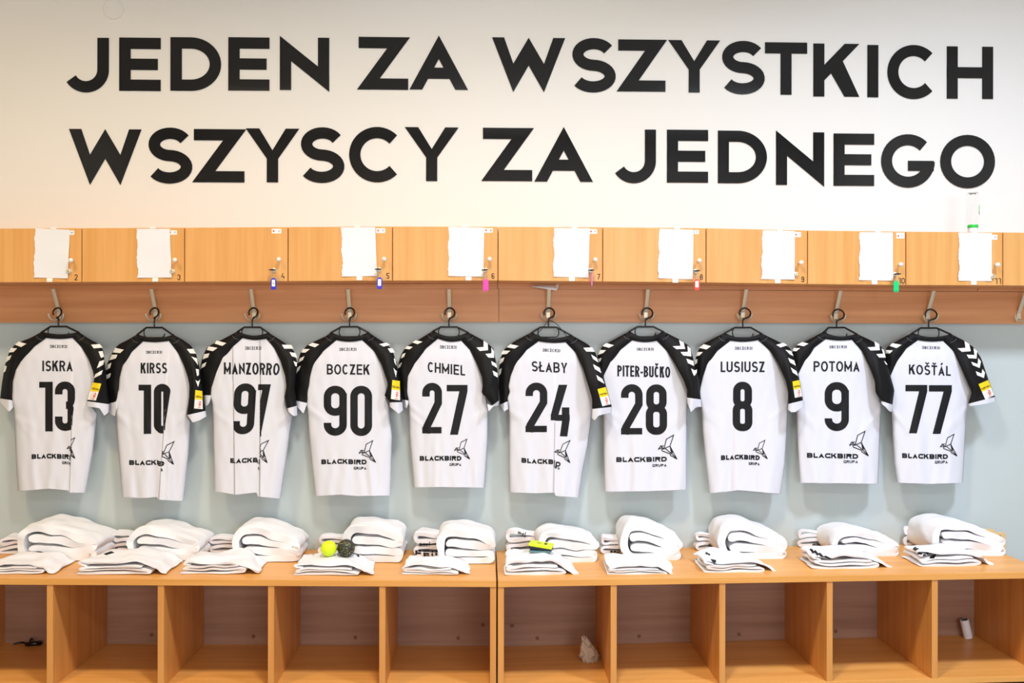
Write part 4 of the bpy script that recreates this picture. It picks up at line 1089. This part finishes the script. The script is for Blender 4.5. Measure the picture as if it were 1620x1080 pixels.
# ------------------------------------------------------------------ keys in the locks
KEYS = [(4, 'blue', 'key with dark blue tag hanging from locker door 4', 0), (5, 'blue', 'key with blue tag hanging from locker door 5', 0), (6, 'pink', 'key with bright pink tag hanging from locker door 6', 0),
        (7, 'rose', 'key with pale pink tag seen edge-on at locker door 7', 1), (8, 'red', 'key with red tag hanging from locker door 8', 0), (10, 'green', 'key with green tag hanging from locker door 10', 0)]
TAGP = {4: (432.8, 439.5, 458), 5: (600.5, 438.5, 457), 6: (768.5, 441, 460.5), 7: (936, 431, 452), 8: (1102.5, 441.5, 459), 10: (1417.7, 444, 462)}
for n, col, lab, edge in KEYS:
    lp = W(*LOCK[n], YD); yk = YD - .0165
    root = thing('key', (lp.x, YD - .013, lp.z), lab, 'key', 'keys in the locker doors')
    g = MB(); g.box(lp.x - .001, lp.x + .001, YD - .020, YD - .0127, lp.z - .003, lp.z + .003)
    build('blade', g, M['steel'], root, root)
    g = MB(); s_ = -1 if n in (4, 5) else 1
    rows = []
    g.lathe([(0, 0), (.004, 0), (.0042, .022), (.003, .024), (0, .0242)], (lp.x, YD - .018, lp.z), '-y', 12)
    g.hexa([(lp.x - .013, YD - .040, lp.z - .0028), (lp.x + .012, YD - .040, lp.z - .0022), (lp.x + .012, YD - .020, lp.z - .0022), (lp.x - .013, YD - .020, lp.z - .0028),
            (lp.x - .013, YD - .040, lp.z + .0016), (lp.x + .012, YD - .040, lp.z + .0026), (lp.x + .012, YD - .020, lp.z + .0026), (lp.x - .013, YD - .020, lp.z + .0016)])
    build('key_head', g, M['keyblack'], root, root, bevel=.001)
    tx, ty0, ty1 = TAGP[n]
    yk = YD - .034
    tt = W(tx, ty0, yk); tb = W(tx, ty1, yk)
    g = MB(); cz = (lp.z + tt.z) / 2; hh = abs(lp.z - tt.z) / 2 + .003; cxm = (lp.x + tt.x) / 2
    g.tube([(cxm + .003 * math.cos(k * PI / 8), yk + .007 * math.cos(k * PI / 8), cz + hh * math.sin(k * PI / 8)) for k in range(16)], .0007, 6, closed=True)
    build('key_ring', g, M['steel'], root, root, smooth=True)
    g = MB(); hw = .0115; zt, zb = tt.z, tb.z
    outl = [(-hw * .45, zt), (hw * .45, zt), (hw, zt - .008), (hw, zb + .007), (hw * .7, zb), (-hw * .7, zb), (-hw, zb + .007), (-hw, zt - .008)]
    if edge:
        g.hexa([(tt.x - .0022, yk - .011, zb), (tt.x + .0022, yk - .011, zb), (tt.x + .0022, yk + .011, zb), (tt.x - .0022, yk + .011, zb),
                (tt.x - .0012, yk - .008, zt), (tt.x + .003, yk - .008, zt), (tt.x + .003, yk + .008, zt), (tt.x - .0012, yk + .008, zt)])
    else:
        g.poly_y([(tt.x + a, z) for a, z in outl], yk - .002, yk + .002)
    tg = build('key_tag', g, M[col], root, root, bevel=.0008)
    if n in (4, 5, 8):
        g = MB(); zz = zt - zb
        g.box(tt.x - .0068, tt.x + .0068, yk - .0026, yk - .002, zb + zz * .27, zb + zz * .84)
        for q in word({4: '8', 5: '7', 8: '18'}[n], -.003, .003, .006, .001, .3):
            g.poly_y([(tt.x + p[0], zb + zz * .48 + p[1]) for p in q], yk - .0029, yk - .0026, 1)
        build('tag_label', g, [M['sticker'], M['inkblue']], tg, root)
    else:
        g = MB(); g.lathe([(.0022, 0), (.0022, .0006), (0, .0007)], (tt.x, yk - .002, zb + .005), '-y', 10)
        if not edge: build('tag_hole', g, M['dark'], tg, root)

# ------------------------------------------------------------------ benches
YS = -.5426
def bench(xl, xr, fl, fr, th, floor_l, floor_r, divs, lab, caps):
    """fl/fr: z of the top at both ends; divs: (x centre)"""
    root = thing('bench', ((xl + xr) / 2, YS / 2, 0), lab, 'bench', 'cubby benches along the wall')
    zt = lambda x: fl + (fr - fl) * (x - xl) / (xr - xl)
    zf = lambda x: floor_l + (floor_r - floor_l) * (x - xl) / (xr - xl)
    def slab(x0, x1, y0, y1, za, zb):
        g = MB(); g.hexa([(x0, y0, za(x0)), (x1, y0, za(x1)), (x1, y1, za(x1)), (x0, y1, za(x0)), (x0, y0, zb(x0)), (x1, y0, zb(x1)), (x1, y1, zb(x1)), (x0, y1, zb(x0))]); return g
    build('seat_board', slab(xl, xr, YS, -.003, lambda x: zt(x) - th, zt), M['bench'], root, root, bevel=.0016)
    build('bottom_board', slab(xl, xr, YS + .003, -.012, lambda x: zf(x) - .022, zf), M['bench'], root, root, bevel=.0012)
    build('back_panel', slab(xl + .004, xr - .004, -.012, -.003, zf, lambda x: zt(x) - th), M['backp'], root, root)
    g = slab(xl + .004, xr - .004, YS + .05, YS + .068, lambda x: 0.0, lambda x: zf(x) - .022); build('plinth', g, M['dark'], root, root)
    for k, x in enumerate(divs):
        x0, x1 = x - .0125, x + .0125
        if k == 0: x0, x1 = xl, xl + .025
        if k == len(divs) - 1: x0, x1 = xr - .025, xr
        d = build('divider', slab(x0, x1, YS + .004, -.012, zf, lambda x: zt(x) - th), M['side'], root, root, bevel=.0012)
    for px, py in caps:
        q = W(px, py, -.012)
        g = MB(); g.lathe([(.009, 0), (.009, .0012), (0, .0014)], (q.x, -.012, q.z), '-y', 16)
        build('screw_cap', g, M['capbrown'], root, root)
sx0 = WX(785.2, YS, 920); sx1 = WX(787.6, YS, 920)
bench(-2.262, sx0, W(-80, 913.6, YS).z, W(784, 918.4, YS).z, .0262, W(40, 1016.5, -.012).z, W(760, 1021.8, -.012).z,
      [-2.25, -1.79, -1.352, -.9135, -.468, 0], 'beech cubby bench under jerseys 13 to 27, left of the seam', [(240, 1004), (401, 1006), (562, 1008), (725, 1009), (764, 988)])
bench(sx1, 2.262, W(790, 918.6, YS).z, W(1640, 904.4, YS).z, .0262, W(800, 1022.5, -.012).z, W(1535, 1003.8, -.012).z,
      [0, .468, .912, 1.354, 1.7895, 2.25], 'beech cubby bench under jerseys 24 to 77, right of the seam', [(810, 989), (850, 1009), (1011, 1006), (1169, 1003), (1322, 998)])
def bench_z(x, y=0):
    if x < (sx0 + sx1) / 2:
        a, b_ = W(-80, 913.6, YS).z, W(784, 918.4, YS).z; f = (x + 2.262) / (sx0 + 2.262)
    else:
        a, b_ = W(790, 918.6, YS).z, W(1640, 904.4, YS).z; f = (x - sx1) / (2.262 - sx1)
    return a + (b_ - a) * f
def on_bench(px, py):
    """point of the bench top seen at (px, py)"""
    d = FWD + RGT * ((px - 810) / F) + UPV * (-(py - 540) / F)
    z = .49
    for _ in range(4):
        s = (z - CAMZ) / d.z; p = CAM + d * s; z = bench_z(p.x)
    return Vector((p.x, p.y, z))

# ------------------------------------------------------------------ folded cloth
def folded(g, path, thick, P, wid, dep, hgt, seed, amp=.004, nb=12, rz=0.0, skew=0.0, taper=0.0, round_=.02, mi=0, wav=0.0):
    """cross-section path (a: 0..1 across, h: 0..1 up) swept front to back; P = front left bottom corner"""
    c = catmull(path, 5); n = len(c)
    c = [(p[0] * wid, p[1] * hgt) for p in c]
    Lp, Rp = [], []
    for i in range(n):
        a = c[max(i - 1, 0)]; b_ = c[min(i + 1, n - 1)]
        tx, tz = b_[0] - a[0], b_[1] - a[1]; l = math.hypot(tx, tz) or 1
        e = min(1.0, .45 + min(i, n - 1 - i) * .28)
        nx, nz = -tz / l * thick / 2 * e, tx / l * thick / 2 * e
        Lp.append((c[i][0] + nx, c[i][1] + nz)); Rp.append((c[i][0] - nx, c[i][1] - nz))
    loop = Lp + Rp[::-1]; N = len(loop)
    ca, sa = math.cos(rz), math.sin(rz)
    rows = []
    for k in range(nb + 1):
        v = k / nb; row = []
        e = min(v, 1 - v) * dep
        sq = 1 - .35 * max(0, 1 - e / round_) ** 2
        for (a, h_) in loop:
            h2 = h_
            aa = a + skew * v * wid
            aa = wid / 2 + (aa - wid / 2) * (1 - taper * v)
            bb = v * dep
            nn = noise.noise_vector(Vector((aa * 14 + seed * 3.1, bb * 14, h_ * 20 + seed)))
            n2 = noise.noise_vector(Vector((aa * 40 + seed, bb * 40 + 5, h_ * 40)))
            cz = hgt * .5
            lift = min(1.0, h_ / (thick * 1.2))
            zz = h2 + nn.z * amp * lift + n2.z * amp * .25 * lift
            if wav: zz += wav * lift * math.sin(aa / wid * 7 + seed) * math.sin(bb / dep * 4 + seed * 2)
            aa += nn.x * amp * .9; bb += nn.y * amp * 1.2
            # thin the rolled edge at the front and back ends
            if sq < 1: zz = zz * (.93 + .07 * sq)
            zz = max(zz, .0006)
            row.append((P[0] + aa * ca - bb * sa, P[1] + aa * sa + bb * ca, P[2] + zz))
        rows.append(row)
    g.grid(rows, mi, True)
    for rr in (rows[0], rows[-1]):
        m_ = len(Lp)
        g.add(rr, [(i, i + 1, N - 2 - i, N - 1 - i) for i in range(m_ - 1)], mi)
TOW = [(.125, .60), (.28, .64), (.50, .58), (.75, .46), (.93, .36), (.975, .44), (.90, .56), (.70, .72), (.45, .87), (.24, .93), (.10, .86), (.03, .62), (.03, .36), (.07, .18), (.18, .09), (.5, .085), (.88, .085), (.97, .16), (.90, .24), (.62, .28), (.36, .33), (.13, .36)]
TOW2 = [(.125, .60), (.30, .63), (.55, .58), (.75, .55), (.95, .53), (.985, .64), (.88, .76), (.62, .86), (.36, .92), (.16, .91), (.05, .76), (.03, .48), (.07, .22), (.18, .09), (.5, .085), (.90, .085), (.98, .19), (.93, .30), (.62, .32), (.36, .35), (.13, .36)]
SHO = [(.78, .58), (.4, .62), (.16, .56), (.07, .44), (.16, .34), (.5, .38), (.80, .33), (.87, .21), (.80, .10), (.4, .08), (.03, .07)]
COV = [(.16, .66), (.07, .70), (.06, .82), (.16, .91), (.45, .93), (.70, .86), (.86, .62), (.94, .34), (1.0, .12), (1.06, .06)]
SHI = [(.85, .60), (.40, .62), (.12, .58), (.04, .72), (.12, .88), (.5, .84), (.9, .70), (.96, .5), (.85, .38), (.4, .38), (.08, .32), (.03, .18), (.12, .08), (.5, .08), (.95, .08)]
# towel: x0, x1, top, bottom (photo), path, rz ; shirt ; shorts
SETS = [
 (13, (30, 152, 824, 887), (-2, 62, 848, 876), (-20, 84, 871, 909), 'under jersey number 13'),
 (10, (204, 316, 829, 887), (176, 222, 840, 873), (116, 262, 867, 910), 'under jersey number 10'),
 (91, (372, 473, 826, 889), (330, 388, 848, 875), (283, 408, 869, 909), 'under jersey number 91'),
 (90, (546, 634, 825, 890), (503, 562, 846, 876), (459, 590, 873, 911), 'under jersey number 90'),
 (27, (694, 779, 831, 892), (656, 708, 838, 880), (632, 742, 877, 910), 'under jersey number 27'),
 (24, (854, 944, 836, 890), (802, 866, 837, 876), (794, 914, 868, 911), 'under jersey number 24'),
 (28, (986, 1077, 822, 887), (952, 1004, 847, 876), (957, 1076, 874, 910), 'under jersey number 28'),
 (8, (1140, 1244, 822, 885), (1102, 1160, 843, 871), (1110, 1230, 868, 907), 'under jersey number 8'),
 (9, (1319, 1424, 833, 881), (1263, 1335, 838, 866), (1280, 1416, 861, 901), 'under jersey number 9'),
 (77, (1477, 1592, 820, 880), (1432, 1500, 834, 863), (1450, 1576, 859, 897), 'under jersey number 77')]
TOPZ = {}; CLOTH = {}
for si, (num, tw, sh, so, lab) in enumerate(SETS):
    rnd = random.Random(si * 31 + 5)
    # towel
    a = on_bench(tw[0], tw[3]); c = on_bench(tw[1], tw[3])
    yb = -.035; dep = yb - a.y
    wid = (c.x - a.x)
    shift = (a.x - CAMX) * (1 - (yb + CAMD) / (a.y + CAMD)) * 0
    ztop = W((tw[0] * .6 + tw[1] * .4), tw[2], a.y + dep * .55).z
    hg = ztop - a.z
    g = MB(); hg *= 1.03
    folded(g, TOW if si in (0, 1, 2, 6, 7, 8, 9) else TOW2, hg * .205, (a.x, a.y, a.z + .0005), wid, dep, hg, si + 1, .010, 16, rz=0.0, skew=rnd.uniform(-.04, .04))
    solo('folded_towel', g, M['towel'], (a.x + wid / 2, a.y + dep / 2, a.z), f'thick white terry towel folded over, on the bench {lab}', 'towel', 'folded towels on the bench', smooth=True, sub=1)
    # shirt behind, left of the towel
    a2 = on_bench(sh[0], sh[3]); c2 = on_bench(sh[1], sh[3])
    wid2 = min(c2.x, a.x + .012) - a2.x + .02
    dep2 = -.03 - a2.y
    zt2 = W((sh[0] + sh[1]) / 2, sh[2] - 3, a2.y + dep2 * .6).z
    hg2 = max(.03, zt2 - a2.z)
    g2 = g = MB()
    folded(g, SHI, hg2 * .15, (a2.x, a2.y, a2.z + .0005), wid2, dep2, hg2, si + 21, .009, 14, skew=rnd.uniform(-.05, .05))
    root = thing('folded_shirt', (a2.x + wid2 / 2, a2.y + dep2 / 2, a2.z), f'folded white training shirt tucked behind the shorts {lab}', 'shirt', 'folded shirts on the bench')
    build('cloth', g, M['cotton'], root, root, smooth=True, sub=1)
    # shorts in front
    a3 = on_bench(so[0], so[3] - 1); c3 = on_bench(so[1], so[3] - 1)
    wid3 = c3.x - a3.x
    yb3 = max(a.y, a2.y) - .012 if True else 0
    yb3 = min(a.y, a2.y) - .006
    dep3 = yb3 - a3.y
    zt3 = W((so[0] + so[1]) / 2, so[2] + 1, yb3).z
    hg3 = max(.03, zt3 - a3.z) * 1.0
    g = MB()
    folded(g, SHO, hg3 * .15, (a3.x, a3.y, a3.z + .0005), wid3 * .96, dep3, hg3, si + 41, .009, 16, skew=rnd.uniform(-.02, .02), taper=.05, wav=.002)
    folded(g, COV, hg3 * .13, (a3.x, a3.y + .004, a3.z + .0005), wid3 * .96, dep3 - .006, hg3 * 1.04, si + 61, .012, 18, skew=rnd.uniform(-.03, .02), taper=.08, wav=.005)
    root3 = thing('folded_shorts', (a3.x + wid3 / 2, a3.y + dep3 / 2, a3.z), f'folded white shorts at the front of the bench {lab}', 'shorts', 'folded shorts on the bench')
    build('cloth', g, M['cotton'], root3, root3, smooth=True, sub=1)
    CLOTH[num] = (g2, g)
    TOPZ[num] = (a3, wid3, dep3, hg3, a2, wid2, dep2, hg2, root, root3)

# lettering and stripes on the folded clothes, laid on the cloth surface
from mathutils.bvhtree import BVHTree
def cloth_print(num, which, quads, d, name='print'):
    """quads in photo pixels, dropped onto the folded shirt (0) or shorts (1)"""
    gm = CLOTH[num][which]; root = TOPZ[num][8 + which]
    bv = BVHTree.FromPolygons([Vector(v) for v in gm.v], gm.f)
    g = MB()
    for q in quads:
        for row_a, row_b in (lambda G: zip(G, G[1:]))(subdiv(q, d)):
            for k in range(len(row_a) - 1):
                hit = []
                for p in (row_a[k], row_a[k + 1], row_b[k + 1], row_b[k]):
                    dr = (FWD + RGT * ((p[0] - 810) / F) + UPV * (-(p[1] - 540) / F)).normalized()
                    h = bv.ray_cast(CAM, dr)
                    if h[0] is None: break
                    nn = h[1] if h[1].dot(dr) < 0 else -h[1]
                    hit.append(h[0] + nn * .0014 - dr * .0006)
                if len(hit) == 4 and max((hit[i] - hit[i - 1]).length for i in range(4)) < .02: g.quad(*hit)
    if g.f: build(name, g, M['print'], root, root, recalc=False, smooth=True)
def wpx(txt, x0, x1, y1, h, t, dy=0):
    return [tuple((p[0] + p[1] * .12, y1 - p[1] + dy * (p[0] - x0) / (x1 - x0)) for p in q) for q in word(txt, x0, x1, h, t, .2)]
for num, args in ((10, ('mel', 175, 185.5, 871, 7.5, 1.1, 0)), (90, ('mel', 512, 523, 866, 8, 1.2, 2)), (27, ('mmel', 663, 679.5, 864, 7.5, 1.2, 0)), (24, ('mel', 819, 831, 846, 8, 1.2, 4)),
                  (28, ('mmel', 965, 980.5, 876, 6.5, 1.1, 0)), (8, ('mel', 1120, 1131.5, 865, 7.5, 1.2, 0)), (9, ('mmel', 1285, 1303, 864.5, 6, 1.1, 0)), (77, ('mel', 1457, 1466, 862, 7, 1.1, 0))):
    cloth_print(num, 0, wpx(*args), .8, 'shirt_lettering')
cloth_print(27, 0, [tuple((p[0], 879 - p[1] + 2 * (p[0] - 657) / 46) for p in q) for q in word('FEIIII', 657, 704, 9, 2.4, .25)], 1.2, 'shirt_band')
for num, qs in ((9, [[(1281, 869), (1284, 867), (1289, 874), (1286, 876)], [(1287, 872), (1290, 870), (1296, 877), (1293, 879)], [(1294, 876), (1297, 874), (1304, 881), (1301, 883)], [(1302, 880), (1306, 879), (1318, 884), (1312, 885)]]),
                (77, [[(1453, 873), (1462, 872), (1458, 877), (1451, 876)], [(1461, 876), (1470, 873.5), (1466, 880), (1459, 880)], [(1472, 880), (1482, 876), (1478, 883), (1470, 883)], [(1444, 868), (1450, 864), (1454, 868), (1448, 871)]]),
                (8, [[(1124, 884), (1133, 886), (1132, 892), (1127, 889)], [(1117, 873), (1124, 877), (1122, 880), (1116, 876)]]),
                (10, [[(164, 876), (176, 872), (181, 874), (168, 878)]]), (90, [[(493, 877), (496, 872), (497, 878)], [(563, 877), (566, 876), (569, 880), (567, 881)]]),
                (24, [[(807, 868), (812, 860), (815, 861), (810, 870)], [(814, 858), (822, 854), (823, 856), (815, 861)]])):
    cloth_print(num, 1, qs, 1.5, 'stripe_print')

# ------------------------------------------------------------------ small things
def sphere(g, c, r, n=20, m_=14, mi=0):
    rows = []
    for i in range(m_ + 1):
        t = PI * i / m_; rr = max(1e-5, r * math.sin(t))
        rows.append([(c[0] + rr * math.cos(2 * PI * k / n), c[1] + rr * math.sin(2 * PI * k / n), c[2] + r * math.cos(t)) for k in range(n)])
    g.grid(rows, mi, True)
T = TOPZ[90]; yb_ = T[0].y + T[2] * .55
bvs = BVHTree.FromPolygons([Vector(v) for v in CLOTH[90][1].v], CLOTH[90][1].f)
def drop(bv, x, y):
    h = bv.ray_cast(Vector((x, y, 1.2)), Vector((0, 0, -1))); return h[0].z
c = W(520, 877.5, yb_); c.z = drop(bvs, c.x, c.y) + .032; g = MB(); sphere(g, c, .0335)
solo('massage_ball', g, M['lime'], tuple(c), 'plain lime yellow ball resting on the folded shorts under jersey number 90', 'ball', smooth=True)
c = W(547.5, 873, yb_ + .03); c.z = drop(bvs, c.x, c.y) + .036; g = MB(); sphere(g, c, .0375)
solo('massage_ball', g, M['speckle'], tuple(c), 'black ball with yellow speckles resting on the folded shorts under jersey number 90', 'ball', smooth=True)

# lime box on the shorts under number 24
T = TOPZ[24]; yb_ = T[0].y + T[2] * .62
bvs = BVHTree.FromPolygons([Vector(v) for v in CLOTH[24][1].v], CLOTH[24][1].f)
c = W(856, 880, yb_); c.z = max(drop(bvs, c.x + dx, c.y + dy) for dx in (-.04, 0, .04) for dy in (-.03, 0, .03)) + .019
root = thing('card_box', (c.x, c.y, c.z - .02), 'small lime yellow and black box on the folded shorts under jersey number 24', 'box')
def rbox(g, cx, cy, z0, z1, lx, ly, ang, mi=0, tilt=0):
    ca, sa = math.cos(ang), math.sin(ang); v = []
    for z in (z0, z1):
        for dx, dy in ((-1, -1), (1, -1), (1, 1), (-1, 1)):
            v.append((cx + dx * lx * ca - dy * ly * sa, cy + dx * lx * sa + dy * ly * ca, z + tilt * dx * lx))
    g.hexa(v, mi)
g = MB(); rbox(g, c.x, c.y, c.z - .014, c.z - .002, .048, .034, -.22, tilt=-.12); build('dark_base', g, M['navy'], root, root, bevel=.0015)
g = MB(); rbox(g, c.x + .001, c.y, c.z - .0018, c.z + .010, .049, .035, -.22, tilt=-.12); lid = build('lid', g, M['limebox'], root, root, bevel=.0015)
g = MB(); rbox(g, c.x + .020, c.y - .004, c.z + .0080, c.z + .0088, .006, .012, -.22, tilt=-.12); rbox(g, c.x - .008, c.y - .002, c.z + .0115, c.z + .0122, .009, .0025, -.22, tilt=-.12)
build('lid_print', g, M['navy'], lid, root)
g = MB(); rbox(g, c.x - .004, c.y - .01, c.z - .020, c.z - .0145, .045, .034, -.05); build('teal_card', g, M['teal'], root, root)

# tan boxes behind the towel under number 77
for px, py, lab in ((1562, 850, 'tan wooden block against the wall behind the towel under jersey number 77, the left one'), (1580, 853, 'tan wooden block nearest the right edge, beside its twin under jersey number 77')):
    q = on_bench(px, 866 if px < 1570 else 868); x = W(px, py, q.y).x; zt = W(px, 837 if px < 1570 else 842.5, q.y).z
    g = MB(); g.box(x - .026, x + .026, q.y - .012, q.y + .018, q.z, zt); 
    g.lathe([(.003, 0), (.003, .0006), (0, .0007)], (x, q.y - .012, zt - .012), '-y', 8, 1)
    solo('wooden_block', g, [M['tan'], M['dark']], (x, q.y, q.z), lab, 'block', 'tan blocks on the bench', bevel=.002)

# bottle on the lockers
yb_ = YD + .05
zb = W(1539, 367, YD).z + .0
pz = ptY(1539, 366.7, YD)[1]
cx_ = W(1539, 340, yb_).x
H = W(1539, 304.8, yb_).z - pz
root = thing('water_bottle', (cx_, yb_, pz), 'clear plastic bottle standing upside down on its green cap on the lockers', 'bottle')
R = .0265
prof = [(.019, .033), (.0205, .040), (.024, .05), (R, .066), (R, H * .5), (R * .985, H * .52), (R, H * .54), (R, H - .012), (R * .9, H - .003), (R * .78, H), (R * .5, H - .006)]
inn = [(max(.004, r_ - .0008), a_ - (.0008 if i_ > 6 else 0)) for i_, (r_, a_) in enumerate(prof)][::-1]
g = MB(); rows = []
for r_, a_ in prof + inn: rows.append([(cx_ + r_ * math.cos(2 * PI * k / 28), yb_ + r_ * math.sin(2 * PI * k / 28), pz + a_) for k in range(28)])
rows.append(rows[0]); g.grid(rows, 0, True)
build('bottle_wall', g, M['clear'], root, root, smooth=True)
g = MB(); g.lathe([(.0195, .0), (.0205, .002), (.0205, .022), (.02, .023)], (cx_, yb_, pz + .0003), 'z', 28); build('cap', g, M['tubewhite'], root, root)['label'] = 'whitish screw cap'
g = MB(); g.lathe([(.0215, .0235), (.0222, .026), (.0222, .034), (.021, .037)], (cx_, yb_, pz), 'z', 28); build('cap_ring', g, M['cap_green'], root, root)['label'] = 'bright green ring above the cap'
g = MB(); rows = []
for z in (.45, .52, .62, .68): rows.append([(cx_ + (R + .0006) * math.cos(a_), yb_ + (R + .0006) * math.sin(a_), pz + H * z) for a_ in [-.95 + .1 * k for k in range(5)]])
g.grid(rows[:2], 1); g.grid(rows[1:], 0); build('bottle_label', g, [M['cap_green'], M['keyblack']], root, root)

# crumpled cloth in the sixth cubby
def floor_pt(px, py, z):
    d = FWD + RGT * ((px - 810) / F) + UPV * (-(py - 540) / F); s = (z - CAMZ) / d.z; return CAM + d * s
zfl = W(900, 1020.5, -.012).z
p = floor_pt(934, 1052, zfl)
g = MB(); rows = []; n, m_ = 44, 30
for i in range(m_ + 1):
    t = PI * i / m_; row = []
    for k in range(n):
        a_ = 2 * PI * k / n
        d = Vector((math.sin(t) * math.cos(a_), math.sin(t) * math.sin(a_), math.cos(t)))
        rid = 1 - abs(noise.noise(d * 2.1 + Vector((4.2, 1, 7)))) * 2.0
        rid2 = 1 - abs(noise.noise(d * 4.3 + Vector((1, 9, 3)))) * 2.0
        r_ = .62 + .30 * rid + .12 * rid2
        x = .046 * r_ * d.x * (1.15 if d.z < 0 else .95); y = .038 * r_ * d.y; z = .062 * r_ * d.z
        if d.z > 0: z *= 1.25 - .75 * d.x
        x -= .010 * max(0, d.z)
        row.append((p.x + x, p.y + .045 + y, max(zfl + .0006, zfl + .036 + z)))
    rows.append(row)
g.grid(rows, 0, True)
solo('crumpled_sock', g, M['sock'], (p.x, p.y + .04, zfl), 'crumpled beige cloth lying in the cubby below jersey number 24', 'cloth', smooth=True, sub=1)

# leaning white roll in the last cubby
zfl2 = W(1500, 1004.6, -.012).z
p = floor_pt(1535.5, 1012, zfl2)
t = W(1529, 983, p.y + .0)
ax = (t - p).normalized(); L_ = (t - p).length; s1 = ax.cross(Vector((0, 1, 0))).normalized(); s2 = ax.cross(s1)
rows = []
for r_, a_ in ((.0, .0), (.0185, 0), (.0195, .002), (.0195, L_ - .002), (.0185, L_), (.0155, L_), (.0145, L_ - .006), (0, L_ - .006)):
    rows.append([p + Vector((0, .02, .004)) + ax * a_ + s1 * (r_ * math.cos(2 * PI * k / 24)) + s2 * (r_ * math.sin(2 * PI * k / 24)) for k in range(24)])
g = MB(); g.grid(rows[:6], 0, True); g.grid(rows[5:], 1, True)
solo('tape_roll', g, [M['tubewhite'], M['ink']], (p.x, p.y + .02, zfl2), 'white cylindrical roll leaning in the cubby below jersey number 77', 'roll', smooth=False)

# dark strap in the first cubby
zf3 = W(40, 1016.5, -.012).z
q = floor_pt(48, 1022, zf3)
g = MB()
pts = catmull([(q.x - .085, q.y + .02, zf3 + .004), (q.x - .05, q.y + .03, zf3 + .008), (q.x - .02, q.y + .01, zf3 + .006), (q.x + .01, q.y, zf3 + .012), (q.x + .03, q.y + .01, zf3 + .010), (q.x + .035, q.y + .03, zf3 + .006)], 5)
g.tube(pts, [.004] * 10 + [.010] * (len(pts) - 12) + [.006, .004], 10)
g.tube(catmull([(q.x - .01, q.y + .012, zf3 + .012), (q.x - .003, q.y + .012, zf3 + .03), (q.x + .006, q.y + .008, zf3 + .028), (q.x + .006, q.y + .004, zf3 + .012)], 5), .004, 8)
solo('strap', g, M['hanger'], (q.x, q.y, zf3), 'small black strap left in the dark cubby below jersey number 13', 'strap', smooth=True)
